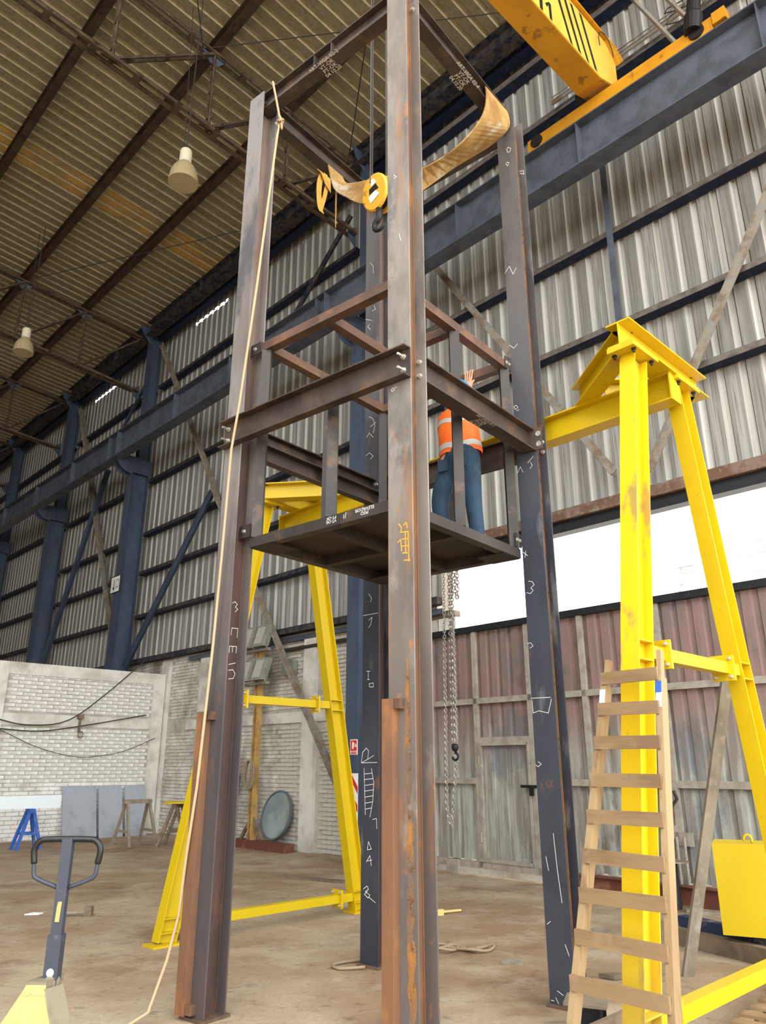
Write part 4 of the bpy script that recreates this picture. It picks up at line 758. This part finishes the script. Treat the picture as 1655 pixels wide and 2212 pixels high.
part('rating_sticker', M().slab([PJ-Y_*.0215+X_*a+Z*b for a, b in ((-.013, .83), (.01, .83), (.013, .925), (-.009, .925))], Y_*-.001), m_jacky, pj)
part('round_sticker', M().lathe(PJ-Y_*.031+Z*.60, -Y_, [(.019, 0), (.019, .001), (0, .001)], 20), m_signw, pj)
part('pump_cover', M().slab([PJ+X_*a+Y_*b+Z*.545 for a, b in ((-.09, -.09), (.01, -.09), (.035, .0), (.035, .07), (-.05, .07))], Z*.03).lathe(PJ+Z*.40-Y_*.0, Z, [(.045, 0), (.045, .16), (.03, .19), (0, .19)], 14), m_jackc, pj)
fr = [PJ+X_*a+Y_*b+Z*c for a, b, c in ((-.085, -.1, .545), (.005, -.1, .545), (.22, -.26, .12), (-.31, -.26, .12))]
part('front_plate', M().slab(fr, V((0, .008, .003))), m_jacky, pj)
part('plate_lip', M().slab([PJ+X_*a+Y_*b+Z*c for a, b, c in ((-.09, -.09, .56), (.01, -.09, .56), (.018, -.112, .52), (-.10, -.112, .52))], V((0, .006, .004))), m_jacky, pj)
part('side_flange', M().slab([fr[1], fr[2], fr[2]+Y_*.12+X_*.05, fr[1]+Y_*.1+X_*.05], X_*.008), m_jackc, pj); part('side_flange', M().slab([fr[0], fr[3], fr[3]+Y_*.12, fr[0]+Y_*.1], X_*-.008), m_jacky, pj)
for a in (-.26, .1): part('fork', M().box(PJ+X_*a+Y_*-.82+Z*.115, X_*.075, Y_*.56, Z*.025), m_jacky, pj)
for a in (-.26, .1): part('load_roller', M().lathe(PJ+X_*(a-.04)+Y_*-1.38+Z*.04, X_, [(0, 0), (.04, 0), (.04, .08), (0, .08)], 14), m_grip, pj)
for a in (-.1, .04): part('steer_wheel', M().lathe(PJ+X_*a+Y_*.02+Z*.09, X_, [(0, 0), (.09, 0), (.09, .05), (0, .05)], 20), m_grip, pj)
part('pump_body', M().box(PJ+X_*-.01+Z*.3-Y_*.02, X_*.05, Y_*.05, Z*.14), m_jackc, pj)

# ------------------------------------------------------------------ lower right clutter
e1 = V((.9, -.43, 0)).normalized(); e2 = V((.43, .9, 0)).normalized(); cb = V((2.98, 7.42, 0))
cw = thing('counterweight_block', 'plain yellow steel counterweight block with lifting eye beside the right trestle', 'block', cb)
part('block', M().box(cb+e1*.36+e2*.22+Z*.57, e1*.36, e2*.22, Z*.37), m_ylw, cw)
ec_ = cb+e1*.30+e2*.12+Z*.945; part('lifting_eye', M().tube([ec_+(e1*math.cos(a)*.034+Z*(math.sin(a)*.045+.02)) for a in [-.5+k*.42 for k in range(10)]], .012, 8), m_ylw, cw, smooth=True)
def timber(a, b, wd, h, mt, lab, nm='timber_beam', cat='timber', z=0.):
    a, b = V(a), V(b); return solo(nm, M().bar(a+Z*(z+h/2), b+Z*(z+h/2), rect(wd, h)), mt, (a+b)/2, lab, cat)
timber((2.80, 8.1, 0), (3.42, 6.9, 0), .1, .14, m_woodd, 'brown old timber in front, lying under the yellow counterweight'); timber((3.0, 8.45, 0), (3.62, 7.25, 0), .12, .185, m_stain, 'timber with dark blue stains lying under the yellow counterweight')
solo('leaning_plank', M().bar((2.45, 6.92, .0), (2.86, 6.36, 2.3), rect(.085, .045), up=V((0, 1, 0))), m_woodg, (2.45, 6.92, 0), 'long grey weathered plank leaning on the far yellow leg', 'plank')
ps = thing('steel_stand', 'black round steel stand with flat top plate near the gate', 'stand', (3.42, 9.8, 0))
part('base_disc', M().lathe((3.42, 9.8, 0), Z, [(.0, 0), (.24, 0), (.24, .02), (0, .02)], 28), m_woodd, ps); part('stem', M().lathe((3.42, 9.8, .02), Z, [(.075, 0), (.075, .5)], 18), m_black, ps)
part('top_plate', M().lathe((3.46, 9.8, .52), Z, [(.0, 0), (.17, 0), (.17, .015), (0, .015)], 24), m_brace, ps)
solo('oxide_beam', M().bar(H(6.3, 9.68, .11), H(2.4, 9.68, .11), ipro(.14, .22, .015, .012)), m_mbeam, H(4.4, 9.68, 0), 'red oxide steel beam lying along the foot of the gate', 'beam')
timber(H(4.55, 9.2, 0), H(4.1, 9.45, 0), .12, .035, m_woodg, 'short grey board lying by the black round stand', 'floor_board', 'board')
sb = thing('steel_stool_block', 'short H section stool with brown plate beside the right column', 'stool', (1.31, 5.6, 0)); sc = V((1.31, 5.6, 0)); sx, sy = V((.125, -.05, 0)), V((.04, .115, 0))
part('top_plate', M().box(sc+Z*.165, sx, sy, Z*.008), m_woodd, sb); part('base_plate', M().box(sc+Z*.006, sx*.95, sy*.95, Z*.006), m_deck, sb)
part('web', M().box(sc+Z*.085, sx*.9, sy*.05, Z*.073), m_black, sb); part('web', M().box(sc+Z*.085-sx*.7, sx*.05, sy*.8, Z*.073), m_black, sb); part('web', M().box(sc+Z*.085+sx*.7, sx*.05, sy*.8, Z*.073), m_black, sb)
timber((1.12, 5.14, 0), (1.66, 5.68, 0), .04, .125, m_woodd, 'dark scarred timber on edge behind the ladder foot')
# pallet under the near strut
pa = thing('wooden_pallet', 'wooden pallet at the lower right corner of the photo', 'pallet', (2.5, 5.6, 0))
pe = V((.637, .771, 0)); pq = V((.771, -.637, 0)); pc = V((2.10, 5.30, 0))
for k in range(6): part('deck_board', M().box(pc+pq*.5+pe*(.06+.2*k)+Z*.125, pq*.5, pe*.05, Z*.009), m_wood2, pa)
for k in (.04, .5, .96): part('stringer', M().box(pc+pq*k+pe*.56+Z*.066, pq*.04, pe*.56, Z*.05), m_wood, pa)
for k in range(3): part('bottom_board', M().box(pc+pq*.5+pe*(.06+.5*k)+Z*.008, pq*.5, pe*.05, Z*.008), m_wood2, pa)
# floor bits
def lid(p, r, lab): p = V(p); return solo('drain_lid', M().lathe(p, Z, [(0, 0), (r, 0), (r, .006), (r*.9, .01), (r*.3, .012), (0, .012)], 28), m_woodg, p, lab, 'drain cover')
lid((1.1, 7.35, 0), .095, 'round drain lid on the floor left of the right column'); lid((2.26, 8.68, 0), .105, 'round drain lid on the floor seen through the ladder')
bh = thing('broom_head', 'straw broom lying behind the front column', 'broom', (.62, 9.5, 0))
part('bristles', M().slab([V((.40, 9.44, .0)), V((.44, 9.58, .0)), V((.62, 9.54, .0)), V((.68, 9.56, 0)), V((.69, 9.52, 0)), V((.62, 9.5, 0))], Z*.06), m_broom, bh); part('handle', M().tube([V((.66, 9.54, .03)), V((.9, 9.72, .02))], .013, 8), m_broom, bh)
rc = [V((.35+.02*k+.17*math.cos(k*.75), 7.78+.1*math.sin(k*1.02)+.02*math.cos(k*2.3), .014+.012*(k % 3))) for k in range(30)]
solo('floor_rope', M().tube(spl(rc, 3), .013, 6), m_rope2, (.5, 7.8, 0), 'grey rope lying in loose loops behind the front column', 'rope', smooth=True)
solo('floor_rope', M().tube(spl([V((-.1, 7.42, .014)), V((-.3, 7.34, .014)), V((-.42, 7.22, .014)), V((-.36, 7.1, .014)), V((-.15, 7.12, .02))], 5), .013, 6), m_rope2, (-.3, 7.25, 0), 'loop of grey rope at the foot of the rear column', 'rope', smooth=True)
solo('rag', M().slab([V((1.72, 6.86, .005)), V((1.9, 6.9, .005)), V((1.93, 6.82, .005)), V((1.82, 6.78, .005))], Z*.03), m_woodd, (1.8, 6.84, 0), 'dark rag on the floor beside the ladder', 'rag')
solo('paper_scrap', M().slab([V((-4.05, 9.5, .004)), V((-3.9, 9.52, .004)), V((-3.88, 9.6, .004)), V((-4.0, 9.62, .004))], Z*.012), m_paper, (-3.97, 9.55, 0), 'white paper scrap on the floor left of the pallet jack handle', 'paper')
ib = thing('pipe_offcut', 'steel pipe with wooden block on the floor behind the jack handle', 'pipe', (-3.45, 9.45, 0))
part('pipe', M().tube([V((-3.68, 9.42, .03)), V((-3.36, 9.47, .04))], .017, 8), m_brace, ib); part('block', M().box(V((-3.32, 9.48, .05)), X_*.04, Y_*.04, Z*.05), m_woodd, ib)
timber((-1.4, 12.5, 0), (-.55, 12.0, 0), .16, .03, m_woodd, 'flat brown board on the floor between the yellow legs', 'floor_board', 'board')

# ------------------------------------------------------------------ along the walls
def horse(c, ax, w_, h, mt, lab, sp=.26):
    c = V(c); t = thing('trestle', lab, 'trestle', c); q = V((-ax.y, ax.x, 0))
    part('top_bar', M().box(c+Z*(h-.04), ax*w_/2, q*.05, Z*.04), mt, t)
    for e in (-1, 1):
        for f in (-1, 1): part('leg', M().bar(c+ax*(e*(w_/2-.06))+q*(f*.04)+Z*(h-.06), c+ax*(e*(w_/2))+q*(f*sp), rect(.06, .05), up=ax), mt, t)
        part('spreader', M().box(c+ax*(e*(w_/2-.02))+Z*.3, ax*.015, q*sp*.72, Z*.025), mt, t)
    return t
horse(H(16.15, 8.2, 0), N, .62, .92, m_woodg, 'grey wooden trestle leaning in front of the primed panels', .4); horse(H(15.6, 8.85, 0), (N*.7+D*.7).normalized(), .55, .84, m_woodd, 'brown wooden trestle beside the left yellow leg', .3)
yt = thing('yellow_hoop', 'round yellow rimmed plate lying on the brown trestle', 'plate', H(15.6, 8.85, .84)); part('plate', M().lathe(H(15.6, 8.85, .842), Z, [(0, 0), (.3, 0), (.3, .02), (0, .02)], 28), m_woodd, yt); part('rim', M().lathe(H(15.6, 8.85, .842), Z, [(.3, 0), (.32, 0), (.32, .035), (.3, .035), (.3, 0)], 28), m_yel, yt)
horse(H(17.0, 6.28, 0), D, .3, .77, m_bluep, 'bright blue trestle under the pale primed beam', .24); horse(H(17.0, 4.2, 0), D, .4, .77, m_bluep, 'blue trestle under the far end of the pale beam', .3)
solo('primed_beam', M().bar(H(17.0, 6.86, .9), H(17.0, 3.4, .9), rect(.14, .25)), m_wbeam, H(17.0, 5, .77), 'pale primed box beam resting on the blue trestle', 'beam')
for i, (a, b, lab) in enumerate(((7.59, 8.40, 'widest grey primed panel, leftmost of the row on the partition'), (8.46, 9.05, 'middle grey primed panel leaning on the partition'), (9.12, 9.66, 'rightmost grey primed panel leaning on the partition'))):
    solo('primed_panel', M().slab([H(18.45, a, .0), H(18.45, b, .0), H(18.77, b, 1.15), H(18.77, a, 1.15)], D*-.02), m_pgrey, H(18.45, (a+b)/2, 0), lab, 'panel', 'grey panels leaning on the brick partition')
solo('offcut_plate', M().slab([H(15.1, 9.8, 0), H(15.6, 9.8, 0), H(15.3, 10.05, 1.5), H(15.1, 10.05, 1.4)], N*-.02), m_deck, H(15.3, 9.8, 0), 'dark steel offcut leaning on the brick wall behind the yellow leg', 'plate')
fs = thing('floodlight_stand', 'ochre post on a steel foot carrying four grey floodlights', 'floodlight', H(13.9, 9.6, 0))
pc_ = V((-2.72, 16.85, 0)); pcs, pct = pc_.dot(D), pc_.dot(N)
part('post', M().bar(pc_+Z*.16, pc_+Z*4.05, ipro(.15, .12, .012, .01), up=D), m_pole, fs)
for f in (-1, 1): part('foot_strut', M().bar(pc_+Z*.62, pc_+N*0+D*(.38*f)+Z*.16, rect(.07, .04), up=N), m_woodd, fs)
part('foot_beam', M().box(pc_+Z*.08-D*.35, D*.95, N*.12, Z*.08), m_mbeam, fs)
for z in (3.3, 4.02):
    part('cross_arm', M().box(pc_+Z*z-N*.1, D*.45, N*.05, Z*.03), m_brace, fs)
    for f in (-.24, .26):
        c = pc_+D*f-N*.16+Z*(z+.3); fl_ = part('lamp_head', M().slab([c+D*a+N*b+Z*d for a, b, d in ((-.18, -.12, -.24), (.18, -.12, -.24), (.18, .02, .24), (-.18, .02, .24))], N*.18), m_flood, fs)
        part('lamp_glass', M().slab([c+D*a+N*(b-.006)+Z*d for a, b, d in ((-.14, -.108, -.19), (.14, -.108, -.19), (.14, .006, .19), (-.14, .006, .19))], N*-.004), m_glass, fl_)
        part('lamp_bracket', M().tube([c+D*.2-Z*.28, c+D*.2], .015, 6).tube([c-D*.2-Z*.28, c-D*.2], .015, 6), m_brace, fl_)
cc = pc_-N*.12+Z*1.42
ccs = [cc+(D*math.cos(k*.52)*.15*(1+.16*math.sin(k*.37))+Z*math.sin(k*.52)*.3)+N*(-.02+.03*math.sin(k*.41)) for k in range(76)]
solo('cable_coil', M().tube(ccs, .012, 5), m_rope2, cc, 'coil of brown cable hanging on the ochre floodlight post', 'cable', smooth=True)
dp = thing('round_plate', 'large teal grey round steel plate leaning on the brick wall', 'plate', V((-2.18, 16.6, .17)))
dc = V((-2.18, 16.62, .645)); dn = (-N*1+Z*.22).normalized(); part('disc', M().lathe(dc, dn, [(0, .0), (.46, .0), (.46, .02), (0, .02)], 40), m_disc, dp); part('rim', M().lathe(dc, dn, [(.45, -.01), (.485, -.01), (.485, .04), (.45, .04), (.45, -.01)], 40), m_tealrim, dp)
solo('junction_box', M().box(H(13.35, 10.0, 3.62), D*.2, N*.06, Z*.16), m_flood, H(13.35, 10.0, 3.62), 'grey junction box on the sooty brick above the yellow strut', 'box')
solo('wall_conduit', M().tube([H(13.6, 10.02, 4.02), H(10.7, 10.02, 4.02)], .04, 8), m_cable, H(12, 10.02, 4.02), 'dark conduit pipe running below the wall sill left of the tower', 'conduit')
ch_ = lambda P, lab, r=.014: solo('hanging_cable', M().tube(spl([H(18.74, t*1.055, 1.6+(z-1.6)*1.055) for t, z in P], 4), r, 5), m_cable, H(18.74, P[len(P)//2][0]*1.055, P[len(P)//2][1]), lab, 'cable', smooth=True)
ch_([(4.6, 2.9), (5.66, 2.55), (6.352, 2.458), (7.154, 2.607), (8.059, 3.338), (8.925, 4.187)], 'thick cable sweeping up the brick partition to its coping'); ch_([(4.6, 2.42), (5.69, 2.36), (6.57, 2.337), (7.7, 2.524), (9.014, 2.788)], 'middle cable sagging across the brick partition'); ch_([(4.6, 2.7), (5.693, 2.331), (6.518, 1.992), (7.474, 1.795), (8.458, 1.916), (9.3, 2.25)], 'thin lowest cable sagging across the brick partition', .008)
solo('wall_bracket', M().box(H(18.74, 7.8, 2.74), D*.07, N*.06, Z*.05).box(H(18.74, 7.8, 2.57), D*.02, N*.02, Z*.2).tube([H(18.74, 7.85+.06*math.cos(a), 2.32+.07*math.sin(a)) for a in [k*.6 for k in range(11)]], .015, 6), m_woodd, H(18.74, 7.8, 2.5), 'rusty bracket and pulley on the brick partition', 'bracket')
# signs
C1 = 10.5
es = thing('extinguisher_sign', 'red and white fire extinguisher sign on the blue column', 'sign', H(C1, 9.3, 1.9))
sp_ = lambda s, z: H(s, 9.297, z)
part('board', M().box(H(10.42, 9.292, 1.92), D*.095, N*.004, Z*.13), m_signw, es); part('red_field', M().box(H(10.42, 9.287, 1.945), D*.08, N*.0015, Z*.09), m_red, es); part('red_band', M().box(H(10.42, 9.287, 1.82), D*.08, N*.0015, Z*.022), m_red, es)
pg = M().box(H(10.44, 9.284, 1.94), D*.02, N*.001, Z*.05).box(H(10.44, 9.284, 2.0), D*.008, N*.001, Z*.014).slab([H(10.43, 9.285, 2.0), H(10.40, 9.285, 1.985), H(10.40, 9.285, 1.92), H(10.407, 9.285, 1.92), H(10.407, 9.285, 1.978), H(10.43, 9.285, 1.99)], N*-.002).slab([H(10.38, 9.285, 1.95), H(10.366, 9.285, 1.985), H(10.353, 9.285, 1.95), H(10.352, 9.285, 1.92), H(10.381, 9.285, 1.92)], N*-.002)
part('pictogram', pg, m_signw, es); letters(es, 'EXTINTOR', H(10.42, 9.284, 1.82), -D, Z, .032, m_signw, 'sign_lettering')
hz_ = thing('hazard_board', 'red and white striped hazard board at the foot of the blue column', 'sign', H(10.4, 9.28, 1.0)); part('board', M().box(H(10.4, 9.28, 1.02), D*.11, N*.004, Z*.46), m_signw, hz_)
for k in range(3):
    zz = .66+.3*k; part('red_stripe', M().slab([H(10.51, 9.275, zz+.16), H(10.29, 9.275, zz-.12), H(10.29, 9.275, zz), H(10.51, 9.275, zz+.28)], N*-.001), m_red, hz_)
ws = thing('white_sign', 'small white sign with dark frame on the blue hall column', 'sign', H(20.98, 9.28, 6.65)); part('board', M().box(H(21.0, 9.285, 6.65), D*.3, N*.006, Z*.26), m_black, ws); part('face', M().box(H(21.0, 9.277, 6.65), D*.27, N*.002, Z*.23), m_signw, ws)
part('pictogram', M().box(H(21.08, 9.274, 6.66), D*.02, N*.001, Z*.13).slab([H(21.16, 9.274, 6.56), H(21.08, 9.274, 6.46), H(21.0, 9.274, 6.56)], N*-.001).box(H(20.86, 9.274, 6.66), D*.09, N*.001, Z*.12), m_black, ws); part('sign_panel', M().box(H(20.86, 9.272, 6.66), D*.07, N*.001, Z*.1), m_signw, ws)
# outside: power lines and a street lamp beyond the gate
for i, (za, zb, lab) in enumerate(((7.9, 8.0, 'top power line across the white sky'), (7.62, 7.72, 'second power line across the white sky'), (6.66, 6.72, 'third power line across the white sky'), (6.5, 6.56, 'fourth power line across the white sky'), (6.34, 6.4, 'fifth power line across the white sky'), (5.9, 5.96, 'lowest power line across the white sky'))):
    solo('power_line', M().tube(sag(H(30, 18, za), H(-8, 18, zb), .08, 8), .009, 5), m_flood, H(8, 18, za), lab, 'wire', 'power lines outside')
sl_ = thing('street_lamp', 'grey street lamp seen above the gate against the sky', 'street lamp', (16.11, 40, 0)); part('pole', M().tube([V((16.0, 40, 0)), V((16.1, 40, 10.5)), V((16.35, 40, 11.2))], .08, 8), m_flood, sl_)
part('lamp_head', M().slab([V((16.0, 39.8, 11.35)), V((16.85, 39.8, 11.6)), V((16.95, 39.8, 12.05)), V((16.2, 39.8, 11.95))], Y_*.25), m_flood, sl_); part('lamp_lens', M().slab([V((16.2, 39.78, 11.5)), V((16.75, 39.78, 11.66)), V((16.8, 39.78, 11.92)), V((16.3, 39.78, 11.84))], Y_*-.02), m_glass, sl_)
